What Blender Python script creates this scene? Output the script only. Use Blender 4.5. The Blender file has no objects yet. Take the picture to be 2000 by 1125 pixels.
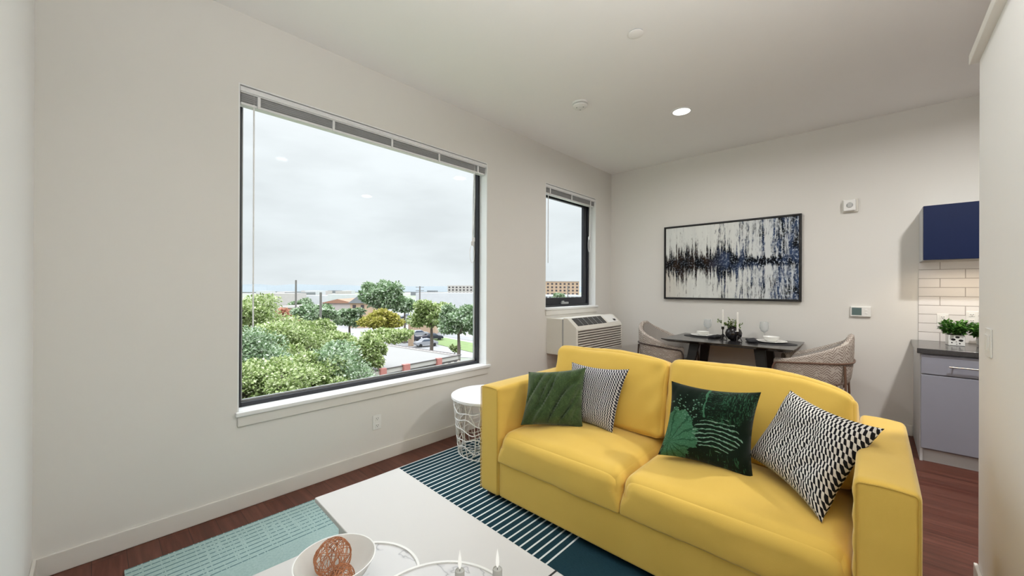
import bpy, bmesh, math, random
from mathutils import Vector, Matrix, noise

SC = bpy.context.scene
COL = SC.collection
PI = math.pi
sin, cos = math.sin, math.cos

# ------------------------------------------------------------------ camera model
FPX, CX, CY = 761.77, 1000.0, 562.5
YAW, PITCH, ROLL = math.radians(42.935), math.radians(.0506), math.radians(.2203)
CAMZ = 1.38

def cam_axes():
    c, s = cos(YAW), sin(YAW)
    r = Vector((c, s, 0)); f = Vector((-s, c, 0)); u = Vector((0, 0, 1))
    f, u = f*cos(PITCH)+u*sin(PITCH), u*cos(PITCH)-f*sin(PITCH)
    r, u = r*cos(ROLL)+u*sin(ROLL), u*cos(ROLL)-r*sin(ROLL)
    return r, u, f
AX_R, AX_U, AX_F = cam_axes()
EYE = Vector((0, 0, CAMZ))

def ray(px, py):
    return AX_R*((px-CX)/FPX) + AX_U*(-(py-CY)/FPX) + AX_F
def on_z(px, py, z):
    d = ray(px, py); return EYE + d*((z-CAMZ)/d.z)
def on_y(px, py, y):
    d = ray(px, py); return EYE + d*(y/d.y)
def on_x(px, py, x):
    d = ray(px, py); return EYE + d*(x/d.x)
def at_depth(px, py, D):
    return EYE + ray(px, py)*D

# ------------------------------------------------------------------ materials
def srgb(r, g, b):
    f = lambda c: (c/255/12.92) if c/255 <= .04045 else ((c/255+.055)/1.055)**2.4
    return (f(r), f(g), f(b), 1)

class NT:
    def __init__(s, name):
        s.m = bpy.data.materials.new(name); s.m.use_nodes = True
        s.t = s.m.node_tree; s.n = s.t.nodes; s.l = s.t.links
        s.b = s.n['Principled BSDF']; s.out = s.n['Material Output']
    def new(s, k, **kw):
        n = s.n.new(k)
        for a, v in kw.items(): setattr(n, a, v)
        return n
    def put(s, sock, v):
        if v is None: return
        if isinstance(v, bpy.types.NodeSocket): s.l.new(v, sock)
        else: sock.default_value = v
    def math(s, op, a, b=None, c=None, clamp=False):
        n = s.new('ShaderNodeMath', operation=op, use_clamp=clamp)
        s.put(n.inputs[0], a); s.put(n.inputs[1], b); s.put(n.inputs[2], c)
        return n.outputs[0]
    def mix(s, f, a, b):
        n = s.new('ShaderNodeMix', data_type='RGBA')
        s.put(n.inputs[0], f); s.put(n.inputs[6], a); s.put(n.inputs[7], b)
        return n.outputs[2]
    def coord(s, which='Object'):
        return s.new('ShaderNodeTexCoord').outputs[which]
    def sep(s, v):
        n = s.new('ShaderNodeSeparateXYZ'); s.put(n.inputs[0], v); return n.outputs
    def comb(s, x, y, z=0.0):
        n = s.new('ShaderNodeCombineXYZ'); s.put(n.inputs[0], x); s.put(n.inputs[1], y); s.put(n.inputs[2], z)
        return n.outputs[0]
    def mapping(s, v, scale=(1, 1, 1), loc=(0, 0, 0), rot=(0, 0, 0)):
        n = s.new('ShaderNodeMapping'); s.put(n.inputs[0], v)
        n.inputs[1].default_value = loc; n.inputs[2].default_value = rot; n.inputs[3].default_value = scale
        return n.outputs[0]
    def noise(s, v, scale=5, detail=3, rough=.5, dist=0):
        n = s.new('ShaderNodeTexNoise'); s.put(n.inputs['Vector'], v)
        n.inputs['Scale'].default_value = scale; n.inputs['Detail'].default_value = detail
        n.inputs['Roughness'].default_value = rough; n.inputs['Distortion'].default_value = dist
        return n.outputs['Fac']
    def ramp(s, f, stops, interp='LINEAR'):
        n = s.new('ShaderNodeValToRGB'); s.put(n.inputs[0], f)
        cr = n.color_ramp; cr.interpolation = interp
        while len(cr.elements) < len(stops): cr.elements.new(.5)
        for e, (p, c) in zip(cr.elements, stops):
            e.position = p
            e.color = c if len(c) == 4 else (*c, 1)
        return n.outputs[0]
    def bump(s, h, strength=.2, dist=.01):
        n = s.new('ShaderNodeBump'); s.put(n.inputs['Height'], h)
        n.inputs['Strength'].default_value = strength; n.inputs['Distance'].default_value = dist
        s.l.new(n.outputs[0], s.b.inputs['Normal'])
    def base(s, c, rough=.5, metal=0, spec=None, coat=None, sheen=None):
        s.put(s.b.inputs['Base Color'], c)
        s.put(s.b.inputs['Roughness'], rough); s.b.inputs['Metallic'].default_value = metal
        if spec is not None: s.b.inputs['Specular IOR Level'].default_value = spec
        if coat: s.b.inputs['Coat Weight'].default_value = coat
        if sheen: s.b.inputs['Sheen Weight'].default_value = sheen
        return s

def plain(name, c, rough=.5, metal=0, spec=None, nscale=40, namt=.06, bump=0, sheen=None, coat=None):
    """solid colour broken up by a faint procedural noise"""
    t = NT(name)
    nz = t.noise(t.coord(), nscale, 3)
    lo = tuple(v*(1-namt) for v in c[:3])+(1,); hi = tuple(min(1, v*(1+namt)) for v in c[:3])+(1,)
    t.base(t.mix(nz, lo, hi), rough, metal, spec, coat, sheen)
    if bump: t.bump(t.noise(t.coord(), nscale*3, 2), bump, .002)
    return t.m

M = {}
WALLC = (.75, .735, .70, 1)
M['wall'] = plain('wall_paint', WALLC, .85, nscale=2, namt=.012, bump=.0)
M['wall_brightened'] = plain('brightened_white_wall', (.89, .89, .885, 1), .8, nscale=2, namt=.01)  # neutral white, lightened to stand in for window light on these walls
M['ceiling'] = plain('ceiling_paint', (.90, .89, .88, 1), .9, nscale=2, namt=.012)
M['trim'] = plain('trim_paint', (.74, .72, .68, 1), .45, nscale=6, namt=.02)
M['white'] = plain('white_paint', (.84, .85, .85, 1), .4, nscale=6, namt=.02)
M['plastic'] = plain('white_plastic', (.82, .82, .80, 1), .35, nscale=20, namt=.02)
M['beige_plastic'] = plain('warm_white_plastic', (.74, .72, .66, 1), .4, nscale=20, namt=.02)
M['dark_slot'] = plain('dark_slot', (.03, .03, .03, 1), .6)
M['grey_plastic'] = plain('grey_plastic', (.35, .36, .36, 1), .4)
M['black_frame'] = plain('black_window_frame', (.012, .013, .02, 1), .35, nscale=10)
M['blind_grey'] = plain('blind_slats', (.42, .43, .44, 1), .45, nscale=20)
M['blind_white'] = plain('blind_rail', (.78, .79, .80, 1), .35)
M['cord'] = plain('blind_cord', (.82, .83, .83, 1), .6)
M['black_metal'] = plain('black_metal', (.008, .008, .009, 1), .55, nscale=30)
M['black_ceramic'] = plain('black_ceramic', (.012, .010, .012, 1), .22, nscale=30)
M['white_ceramic'] = plain('white_ceramic', (.85, .85, .82, 1), .2, nscale=30, namt=.02)
M['copper'] = plain('copper_wire', (.52, .215, .10, 1), .4, metal=.4, nscale=60, namt=.2)
M['wire_white'] = plain('white_wire', (.88, .88, .87, 1), .4)
M['side_top'] = plain('white_laminate', (.86, .86, .86, 1), .35, nscale=20, namt=.01)
M['wax'] = plain('candle_wax', (.86, .85, .80, 1), .5)
M['grey_wax'] = plain('grey_candle_wax', (.50, .50, .47, 1), .5)
M['placemat'] = plain('black_placemat', (.022, .022, .026, 1), .6, nscale=80, namt=.3, bump=.3)
M['napkin'] = plain('black_linen', (.03, .03, .035, 1), .9, nscale=60, namt=.3, bump=.3)
M['cab_grey'] = plain('grey_cabinet_lacquer', (.29, .30, .36, 1), .45, nscale=6, namt=.03)
M['cab_side'] = plain('pale_cabinet_panel', (.55, .56, .57, 1), .5, nscale=6, namt=.03)
M['navy'] = plain('navy_cabinet_lacquer', (.004, .012, .055, 1), .5, spec=.2, nscale=4, namt=.1)
M['nickel'] = plain('brushed_nickel', (.45, .42, .37, 1), .35, metal=.9)
M['counter'] = plain('dark_stone', (.035, .034, .036, 1), .18, nscale=120, namt=.5, spec=.9)
M['rail_wood'] = plain('brown_wood_rail', (.16, .09, .06, 1), .4, nscale=30, namt=.2)
M['rail_dark'] = plain('dark_bronze_rail', (.06, .04, .035, 1), .35, nscale=30, namt=.2)
M['seat_grey'] = plain('grey_upholstery', (.40, .37, .34, 1), .9, nscale=150, namt=.15, bump=.3)
M['grille'] = plain('black_vent_grille', (.02, .02, .02, 1), .6)
M['lcd'] = plain('lcd_screen', (.10, .16, .16, 1), .2)
M['soil'] = plain('potting_soil', (.03, .02, .015, 1), .9)

def glass(name, tint=(1, 1, 1, 1), gloss=.08):
    t = NT(name)
    tr = t.new('ShaderNodeBsdfTransparent'); tr.inputs[0].default_value = tint
    gl = t.new('ShaderNodeBsdfGlossy'); gl.inputs['Roughness'].default_value = .02
    fr = t.new('ShaderNodeFresnel'); fr.inputs[0].default_value = 1.45
    mx = t.new('ShaderNodeMixShader')
    f = t.math('ADD', t.math('MULTIPLY', fr.outputs[0], .035), gloss*.05, clamp=True)
    t.l.new(f, mx.inputs[0]); t.l.new(tr.outputs[0], mx.inputs[1]); t.l.new(gl.outputs[0], mx.inputs[2])
    t.l.new(mx.outputs[0], t.out.inputs[0])
    t.n.remove(t.b)
    return t.m
M['pane'] = glass('window_glass', (.97, .985, .98, 1), .02)

def cup_glass():
    t = NT('drinking_glass')
    tr = t.new('ShaderNodeBsdfTransparent'); tr.inputs[0].default_value = (.93, .94, .94, 1)
    t.base((.9, .91, .92, 1), .35)
    mx = t.new('ShaderNodeMixShader'); mx.inputs[0].default_value = .30
    lw = t.new('ShaderNodeLayerWeight'); lw.inputs[0].default_value = .35
    t.l.new(t.math('ADD', t.math('MULTIPLY', lw.outputs[1], .28), .16, clamp=True), mx.inputs[0])
    t.l.new(tr.outputs[0], mx.inputs[1]); t.l.new(t.b.outputs[0], mx.inputs[2])
    t.l.new(mx.outputs[0], t.out.inputs[0])
    return t.m
M['cup'] = cup_glass()

def emit(name, c, s):
    t = NT(name); e = t.new('ShaderNodeEmission')
    e.inputs[0].default_value = c; e.inputs[1].default_value = s
    t.l.new(e.outputs[0], t.out.inputs[0]); t.n.remove(t.b)
    return t.m
M['lamp'] = emit('lit_lamp_lens', (1, .97, .9, 1), 2.5)
M['strip'] = emit('lit_led_strip', (1, .82, .62, 1), 6)
M['flame'] = emit('candle_flame', (1, .98, .90, 1), .95)

def sofa_fabric():
    t = NT('yellow_cotton_cover')
    c = t.coord()
    n1 = t.noise(c, 3, 3); n2 = t.noise(c, 420, 2)
    col = t.mix(n1, (.70, .46, .085, 1), (.79, .54, .12, 1))
    t.base(col, .85, spec=.25, sheen=.5)
    t.b.inputs['Sheen Roughness'].default_value = .4
    t.b.inputs['Sheen Tint'].default_value = (1, .96, .8, 1)
    h = t.math('ADD', t.math('MULTIPLY', n2, .25), t.math('MULTIPLY', t.noise(t.mapping(c, (1, 1, 1)), 9, 2, .4), 1.0))
    t.bump(h, .22, .006)
    return t.m
M['sofa'] = sofa_fabric()
M['piping'] = plain('yellow_piping', (.60, .39, .07, 1), .8)

def wood_floor():
    t = NT('red_brown_wood_planks')
    c = t.coord()
    x, y, z = t.sep(c)
    b = t.new('ShaderNodeTexBrick'); b.offset = .37; b.inputs['Scale'].default_value = 1
    t.l.new(t.comb(x, y), b.inputs['Vector'])
    b.inputs['Mortar Size'].default_value = .0012; b.inputs['Mortar Smooth'].default_value = .2
    b.inputs['Brick Width'].default_value = 1.2; b.inputs['Row Height'].default_value = .125
    b.inputs['Color1'].default_value = (0, 0, 0, 1); b.inputs['Color2'].default_value = (1, 1, 1, 1)
    b.inputs['Mortar'].default_value = (.5, .5, .5, 1)
    row = t.math('FLOOR', t.math('DIVIDE', y, .125))
    v = t.comb(t.math('ADD', x, t.math('MULTIPLY', row, 3.7)), t.math('MULTIPLY', y, 16), t.math('MULTIPLY', b.outputs['Color'], 2.0))
    g = t.noise(v, 1.6, 6, .62, .6)
    col = t.ramp(g, [(.2, (.040, .009, .004)), (.45, (.085, .022, .012)), (.62, (.135, .043, .028)), (.85, (.21, .09, .065))])
    col = t.mix(t.math('MULTIPLY', b.outputs['Color'], .35), col, t.mix(.5, col, (.20, .10, .075, 1)))
    col = t.mix(b.outputs['Fac'], col, (.02, .008, .005, 1))
    t.base(col, t.math('ADD', .34, t.math('MULTIPLY', g, .2)), spec=.3)
    t.bump(t.math('SUBTRACT', g, t.math('MULTIPLY', b.outputs['Fac'], 2)), .15, .002)
    return t.m
M['floor'] = wood_floor()

def rug_mat():
    t = NT('striped_flatweave')
    x, y, z = t.sep(t.coord())           # rug origin at its far-left corner: x across the stripes
    def lines(period, start, end, width, wob=0.0):
        ph = t.math('FRACT', t.math('DIVIDE', x, period))
        on = t.math('LESS_THAN', ph, width)
        a = t.math('GREATER_THAN', x, start); b = t.math('LESS_THAN', x, end)
        return t.math('MULTIPLY', on, t.math('MULTIPLY', a, b))
    fib = t.noise(t.mapping(t.coord(), (60, 420, 1)), 1, 2)
    fib2 = t.noise(t.coord(), 90, 3)
    dark = t.mix(fib, (.008, .028, .042, 1), (.020, .060, .082, 1))
    dark = t.mix(lines(.0455, -.01, 1.50, .23), dark, (.74, .79, .80, 1))
    light = t.mix(fib2, (.26, .38, .37, 1), (.42, .55, .53, 1))
    dash = t.math('GREATER_THAN', t.noise(t.mapping(t.coord(), (3, 90, 1)), 1, 1), .42)
    light = t.mix(t.math('MULTIPLY', lines(.038, .0, .37, .22), t.math('MULTIPLY', dash, .75)), light, (.05, .12, .14, 1))
    dz = t.math('GREATER_THAN', y, 1.16)
    t.base(t.mix(dz, light, dark), .95, spec=.1)
    t.bump(fib2, .5, .004)
    return t.m
M['rug'] = rug_mat()

def zigzag(name, N, Mr, amp, duty, grey=0.0, black=(.012, .012, .016, 1), white=(.82, .80, .77, 1)):
    t = NT(name)
    u, v, w = t.sep(t.coord('UV'))
    vv = t.math('MULTIPLY', v, Mr)
    wob = t.noise(t.coord('UV'), 9, 2)
    vv = t.math('ADD', vv, t.math('MULTIPLY', wob, .7))
    fr = t.math('FRACT', vv)
    off = t.math('MULTIPLY', fr, amp)
    ph = t.math('FRACT', t.math('ADD', t.math('ADD', t.math('MULTIPLY', u, N), off), t.math('MULTIPLY', t.noise(t.coord('UV'), 5, 1), .5)))
    on = t.math('LESS_THAN', ph, duty)
    th = t.noise(t.coord('UV'), 300, 2)
    wh = t.mix(th, tuple(k*.82 for k in white[:3])+(1,), white)
    t.base(t.mix(on, wh, black), .92, spec=.15)
    t.bump(t.math('SUBTRACT', t.math('MULTIPLY', th, .3), on), .5, .003)
    return t.m
M['zig'] = zigzag('black_and_white_weave', 27, 17, .60, .50)
M['zig_grey'] = zigzag('grey_zigzag_weave', 27, 22, .55, .50, black=(.03, .03, .045, 1), white=(.70, .69, .70, 1))

def green_velvet():
    t = NT('green_chenille')
    c = t.coord('UV')
    n = t.noise(c, 70, 4, .7); n2 = t.noise(t.mapping(c, (8, 5, 1)), 1.2, 3, .6, 1.5)
    f = t.math('ADD', t.math('MULTIPLY', n, .6), t.math('MULTIPLY', n2, .5))
    t.base(t.ramp(f, [(.3, (.014, .028, .009)), (.55, (.038, .070, .022)), (.8, (.10, .155, .055))]), .9, spec=.15, sheen=.3)
    t.bump(n, .6, .004)
    return t.m
M['green'] = green_velvet()

def leaf_print():
    t = NT('tropical_leaf_print')
    uv = t.coord('UV'); u, v, w = t.sep(uv)
    warp = t.noise(uv, 4.5, 4, .65)
    def ball(cx, cy, rx, ry, rag=.9):
        dx = t.math('DIVIDE', t.math('SUBTRACT', u, cx), rx); dy = t.math('DIVIDE', t.math('SUBTRACT', v, cy), ry)
        r = t.math('SQRT', t.math('ADD', t.math('MULTIPLY', dx, dx), t.math('MULTIPLY', dy, dy)))
        nz = t.math('MULTIPLY', t.math('SUBTRACT', t.noise(t.mapping(uv, (1, 1, 1), loc=(cx*9, cy*7, 0)), 7, 4, .7), .5), rag*2.2)
        return t.math('LESS_THAN', t.math('ADD', r, nz), 1.0)
    def fan(cx, cy, n, thr, amp=2.0):
        a = t.math('ARCTAN2', t.math('SUBTRACT', v, cy), t.math('SUBTRACT', u, cx))
        sv = t.math('SINE', t.math('ADD', t.math('MULTIPLY', a, n), t.math('MULTIPLY', warp, amp)))
        return t.math('GREATER_THAN', sv, thr)
    dx = t.math('SUBTRACT', u, .62); dy = t.math('SUBTRACT', v, -.12)
    rr = t.math('SQRT', t.math('ADD', t.math('MULTIPLY', t.math('MULTIPLY', dx, dx), .8), t.math('MULTIPLY', dy, dy)))
    rr = t.math('ADD', rr, t.math('MULTIPLY', t.math('SUBTRACT', warp, .5), .10))
    rib = t.math('GREATER_THAN', t.math('SINE', t.math('MULTIPLY', rr, 118)), .62)
    rib = t.math('MULTIPLY', rib, ball(.64, .42, .27, .21, .35))
    rib = t.math('MULTIPLY', rib, t.math('ADD', .35, t.math('MULTIPLY', t.noise(uv, 30, 2), .9)))
    body = t.math('MULTIPLY', ball(.19, .32, .24, .34, .55), t.math('ADD', .22, t.math('MULTIPLY', t.noise(uv, 46, 4, .75), .75)))
    cut = t.math('MULTIPLY', fan(.10, .22, 14, .80, 9), .38)
    body = t.math('MULTIPLY', body, t.math('SUBTRACT', 1, cut))
    vo = t.new('ShaderNodeTexVoronoi'); t.l.new(t.mapping(uv, (24, 30, 1), rot=(0, 0, .6)), vo.inputs['Vector']); vo.inputs['Scale'].default_value = 1
    sp = t.math('MULTIPLY', t.math('LESS_THAN', vo.outputs[0], .30), ball(.27, .70, .22, .15, .8))
    f1 = t.math('GREATER_THAN', t.noise(t.mapping(uv, (52, 11, 1), rot=(0, 0, .85)), 1.0, 3, .6, 2.2), .56)
    f2 = t.math('GREATER_THAN', t.noise(t.mapping(uv, (14, 46, 1), rot=(0, 0, .5)), 1.0, 3, .6, 2.0), .58)
    fern = t.math('MULTIPLY', t.math('MAXIMUM', t.math('MULTIPLY', f1, t.math('GREATER_THAN', u, .66)), t.math('MULTIPLY', f2, t.math('LESS_THAN', u, .72))), ball(.70, .80, .33, .24, .6))
    edge = t.math('MULTIPLY', t.math('GREATER_THAN', t.noise(t.mapping(uv, (34, 8, 1), rot=(0, 0, -.3)), 1, 3, .6, 1.2), .60), ball(.62, .10, .36, .11, .8))
    stem = t.math('MULTIPLY', t.math('LESS_THAN', t.math('ABSOLUTE', t.math('SUBTRACT', u, t.math('ADD', .41, t.math('MULTIPLY', warp, .14)))), .012), t.math('GREATER_THAN', v, .62))
    m = t.math('MAXIMUM', t.math('MAXIMUM', rib, body), t.math('MAXIMUM', t.math('MULTIPLY', sp, .75), t.math('MULTIPLY', t.math('MAXIMUM', fern, edge), .42)))
    m = t.math('MAXIMUM', m, t.math('MULTIPLY', stem, .6))
    col = t.ramp(m, [(0, (.003, .010, .005)), (.3, (.012, .055, .026)), (.65, (.05, .16, .085)), (1, (.26, .40, .31))])
    t.base(col, .85, spec=.15, sheen=.08)
    t.bump(t.noise(uv, 200, 2), .3, .002)
    return t.m
M['leafprint'] = leaf_print()

def herringbone():
    t = NT('herringbone_fabric')
    u, v, w = t.sep(t.coord('UV'))
    pp = t.math('PINGPONG', t.math('MULTIPLY', u, 44), 1)
    ph = t.math('FRACT', t.math('ADD', t.math('MULTIPLY', v, 34), t.math('MULTIPLY', pp, 1.6)))
    on = t.math('MULTIPLY', t.math('LESS_THAN', ph, .42), t.math('GREATER_THAN', t.noise(t.coord('UV'), 28, 2), .42))
    t.base(t.mix(on, (.52, .47, .42, 1), (.26, .21, .18, 1)), .9, spec=.15)
    return t.m
M['herring'] = herringbone()

def tiles():
    t = NT('white_subway_tile')
    x, y, z = t.sep(t.coord())
    b = t.new('ShaderNodeTexBrick'); b.offset = .5; b.inputs['Scale'].default_value = 1
    t.l.new(t.comb(t.math('ADD', x, .175), z), b.inputs['Vector'])
    b.inputs['Brick Width'].default_value = .305; b.inputs['Row Height'].default_value = .0825
    b.inputs['Mortar Size'].default_value = .0032; b.inputs['Mortar Smooth'].default_value = .3
    b.inputs['Color1'].default_value = (.78, .76, .75, 1); b.inputs['Color2'].default_value = (.82, .80, .79, 1)
    b.inputs['Mortar'].default_value = (.42, .39, .38, 1)
    t.base(b.outputs['Color'], .25)
    t.bump(t.math('SUBTRACT', 1, b.outputs['Fac']), .6, .003)
    return t.m
M['tile'] = tiles()

def painting():
    t = NT('abstract_streak_painting')
    u, w_, v = t.sep(t.coord('Generated'))
    uvv = t.comb(u, v)
    s1 = t.noise(t.mapping(uvv, (46, 2.2, 1)), 1, 4, .65, .3)         # vertical drips
    s2 = t.noise(t.mapping(uvv, (90, 14, 1), loc=(3, 1, 0)), 1, 4, .7, .4)
    hz = t.math('ABSOLUTE', t.math('SUBTRACT', v, t.math('ADD', .46, t.math('MULTIPLY', t.noise(t.mapping(uvv, (9, 0, 1)), 1, 2), .03))))
    wdt = t.math('ADD', .04, t.math('MULTIPLY', t.math('POWER', t.noise(t.mapping(uvv, (44, 0, 1), loc=(7, 0, 0)), 1, 4, .75), 3.2), 3.2))
    wdt = t.math('MULTIPLY', wdt, t.ramp(u, [(0, (.55,)*3), (.15, (.95,)*3), (.30, (.55,)*3), (.42, (.75,)*3), (.48, (.85,)*3), (.56, (.5,)*3), (.66, (.25,)*3), (.8, (.16,)*3), (1, (.15,)*3)]))
    band = t.math('SUBTRACT', 1, t.math('DIVIDE', hz, wdt), clamp=True)
    streak = t.math('SUBTRACT', t.math('ADD', t.math('MULTIPLY', s1, .9), t.math('MULTIPLY', s2, .6)), .80)
    right = t.ramp(u, [(0, (0,)*3), (.43, (0.02,)*3), (.46, (.19,)*3), (.50, (.08,)*3), (.56, (.04,)*3), (.60, (.16,)*3), (.70, (.12,)*3), (.77, (.19,)*3), (.80, (.02,)*3), (.84, (.21,)*3), (1, (.27,)*3)])
    notch = t.ramp(hz, [(0, (-.12,)*3), (.08, (0,)*3), (1, (0,)*3)])
    gaps = t.math('MULTIPLY', notch, t.math('GREATER_THAN', u, .7))
    d = t.math('ADD', t.math('ADD', streak, t.math('MULTIPLY', band, .42)), t.math('ADD', right, gaps))
    dark = t.ramp(d, [(.06, (0,)*3), (.22, (1,)*3)])
    pal = t.mix(t.ramp(t.noise(t.mapping(uvv, (14, 5, 1)), 1, 3), [(.40, (0,)*3), (.6, (1,)*3)]), (.006, .007, .010, 1), t.mix(t.ramp(u, [(.35, (0,)*3), (.5, (.8,)*3), (1, (1,)*3)]), (.028, .017, .012, 1), (.045, .075, .155, 1)))
    warm = t.math('MULTIPLY', t.math('LESS_THAN', v, .44), t.ramp(u, [(0, (.8,)*3), (.25, (0,)*3)]))
    ground = t.mix(t.noise(t.mapping(uvv, (30, 1.5, 1)), 1, 3), (.62, .65, .64, 1), (.80, .82, .79, 1))
    ground = t.mix(t.math('MULTIPLY', warm, .6), ground, (.52, .44, .34, 1))
    ground = t.mix(t.ramp(u, [(.5, (0,)*3), (1, (.45,)*3)]), ground, (.42, .48, .58, 1))
    fleck = t.math('MULTIPLY', t.math('GREATER_THAN', t.noise(t.mapping(uvv, (70, 34, 1)), 1, 3, .7), .57), .8)
    col = t.mix(dark, ground, t.mix(t.math('MULTIPLY', fleck, t.ramp(u, [(.4, (.3,)*3), (.85, (1,)*3)])), pal, (.45, .52, .62, 1)))
    t.base(col, .8, spec=.1)
    return t.m
M['painting'] = painting()

def marble():
    t = NT('pale_marble')
    c = t.coord()
    v = t.noise(c, 2.6, 4, .5, .8)
    d = t.math('ABSOLUTE', t.math('SUBTRACT', v, .5))
    vein = t.ramp(d, [(0, (.34, .34, .35)), (.004, (.54, .54, .55)), (.014, (.66, .66, .66)), (1, (.68, .68, .675))])
    t.base(vein, .25)
    return t.m
M['marble'] = marble()
M['table_white'] = plain('off_white_lacquer', (.62, .61, .59, 1), .38, nscale=3, namt=.015)

def leafy(name, stops, trans=.35, rough=.6, island=True):
    t = NT(name)
    g = t.new('ShaderNodeNewGeometry')
    f = g.outputs['Random Per Island']
    big = t.noise(t.coord(), .35 if island else 5, 3)
    f = t.math('ADD', t.math('MULTIPLY', f, .72), t.math('MULTIPLY', big, .36))
    col = t.ramp(f, stops)
    t.base(col, rough, spec=.3)
    tl = t.new('ShaderNodeBsdfTranslucent'); t.l.new(col, tl.inputs[0])
    mx = t.new('ShaderNodeMixShader'); mx.inputs[0].default_value = trans
    t.l.new(t.b.outputs[0], mx.inputs[1]); t.l.new(tl.outputs[0], mx.inputs[2]); t.l.new(mx.outputs[0], t.out.inputs[0])
    return t.m
M['leaf_yg'] = leafy('yellow_green_leaves', [(.1, (.05, .085, .02)), (.38, (.20, .28, .08)), (.62, (.42, .50, .22)), (.85, (.66, .70, .45)), (1, (.80, .82, .66))])
M['leaf_g'] = leafy('mid_green_leaves', [(.1, (.04, .075, .03)), (.38, (.15, .24, .11)), (.62, (.34, .44, .27)), (.85, (.60, .67, .54)), (1, (.78, .82, .76))])
M['leaf_or'] = leafy('bronze_green_leaves', [(.1, (.12, .12, .02)), (.45, (.34, .33, .06)), (.75, (.52, .48, .14)), (1, (.6, .5, .25))])
M['leaf_red'] = leafy('rust_leaves', [(.1, (.30, .12, .08)), (.5, (.58, .30, .20)), (1, (.75, .50, .38))])
M['basil'] = leafy('fresh_green_leaves', [(.1, (.012, .05, .008)), (.5, (.06, .20, .03)), (1, (.20, .42, .10))], .25, .4)
M['sprig'] = leafy('pale_green_leaves', [(.1, (.02, .05, .01)), (.5, (.16, .26, .06)), (1, (.50, .58, .26))], .25, .4)
M['bark'] = plain('bark', (.16, .13, .11, 1), .9, nscale=8, namt=.3)

def ext_mat(name, c, namt=.08, nscale=.6, rough=.85): return plain(name, c, rough, nscale=nscale, namt=namt)
M['roof_white'] = ext_mat('white_roof_membrane', (.235, .228, .22, 1), .04, .25)
M['cream'] = ext_mat('cream_render', (.55, .48, .43, 1))
M['brick'] = ext_mat('red_brick', (.42, .17, .15, 1))
M['ext_dark'] = ext_mat('dark_opening', (.06, .05, .055, 1))
M['coping'] = ext_mat('dark_coping', (.10, .085, .085, 1))
M['tan'] = ext_mat('tan_render', (.46, .33, .23, 1))
M['pale'] = ext_mat('pale_render', (.46, .43, .41, 1))
M['ext_white'] = ext_mat('white_render', (.52, .53, .54, 1))
M['ext_grey'] = ext_mat('grey_cladding', (.20, .21, .22, 1))
M['terracotta'] = ext_mat('orange_roof', (.32, .18, .12, 1))
M['pole'] = ext_mat('weathered_pole', (.17, .16, .15, 1))
M['asphalt'] = ext_mat('pale_asphalt', (.22, .22, .225, 1), .15, .08)
M['concrete'] = ext_mat('light_concrete', (.27, .265, .27, 1), .08, .1)
M['grass'] = ext_mat('grass', (.15, .21, .075, 1), .25, .6)
M['hill'] = ext_mat('hazed_distant_land', (.165, .19, .205, 1), .1, .004)  # horizon haze is mixed into this bluish grey
M['car_dark'] = plain('dark_car_paint', (.03, .03, .05, 1), .3)
M['car_light'] = plain('silver_car_paint', (.28, .285, .31, 1), .3)
M['tyre'] = plain('tyre_rubber', (.02, .02, .02, 1), .8)
M['car_glass'] = plain('car_glass', (.08, .10, .14, 1), .1)

def ground_mat():
    t = NT('suburban_ground')
    c = t.coord()
    n = t.noise(c, .03, 5, .6); n2 = t.noise(c, .3, 3)
    g = t.ramp(n, [(.42, (.26, .255, .26)), (.5, (.22, .235, .19)), (.56, (.14, .18, .08)), (.7, (.17, .20, .10))])
    t.base(t.mix(t.math('MULTIPLY', n2, .3), g, (.30, .29, .295, 1)), .9)
    return t.m
M['ground'] = ground_mat()

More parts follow.
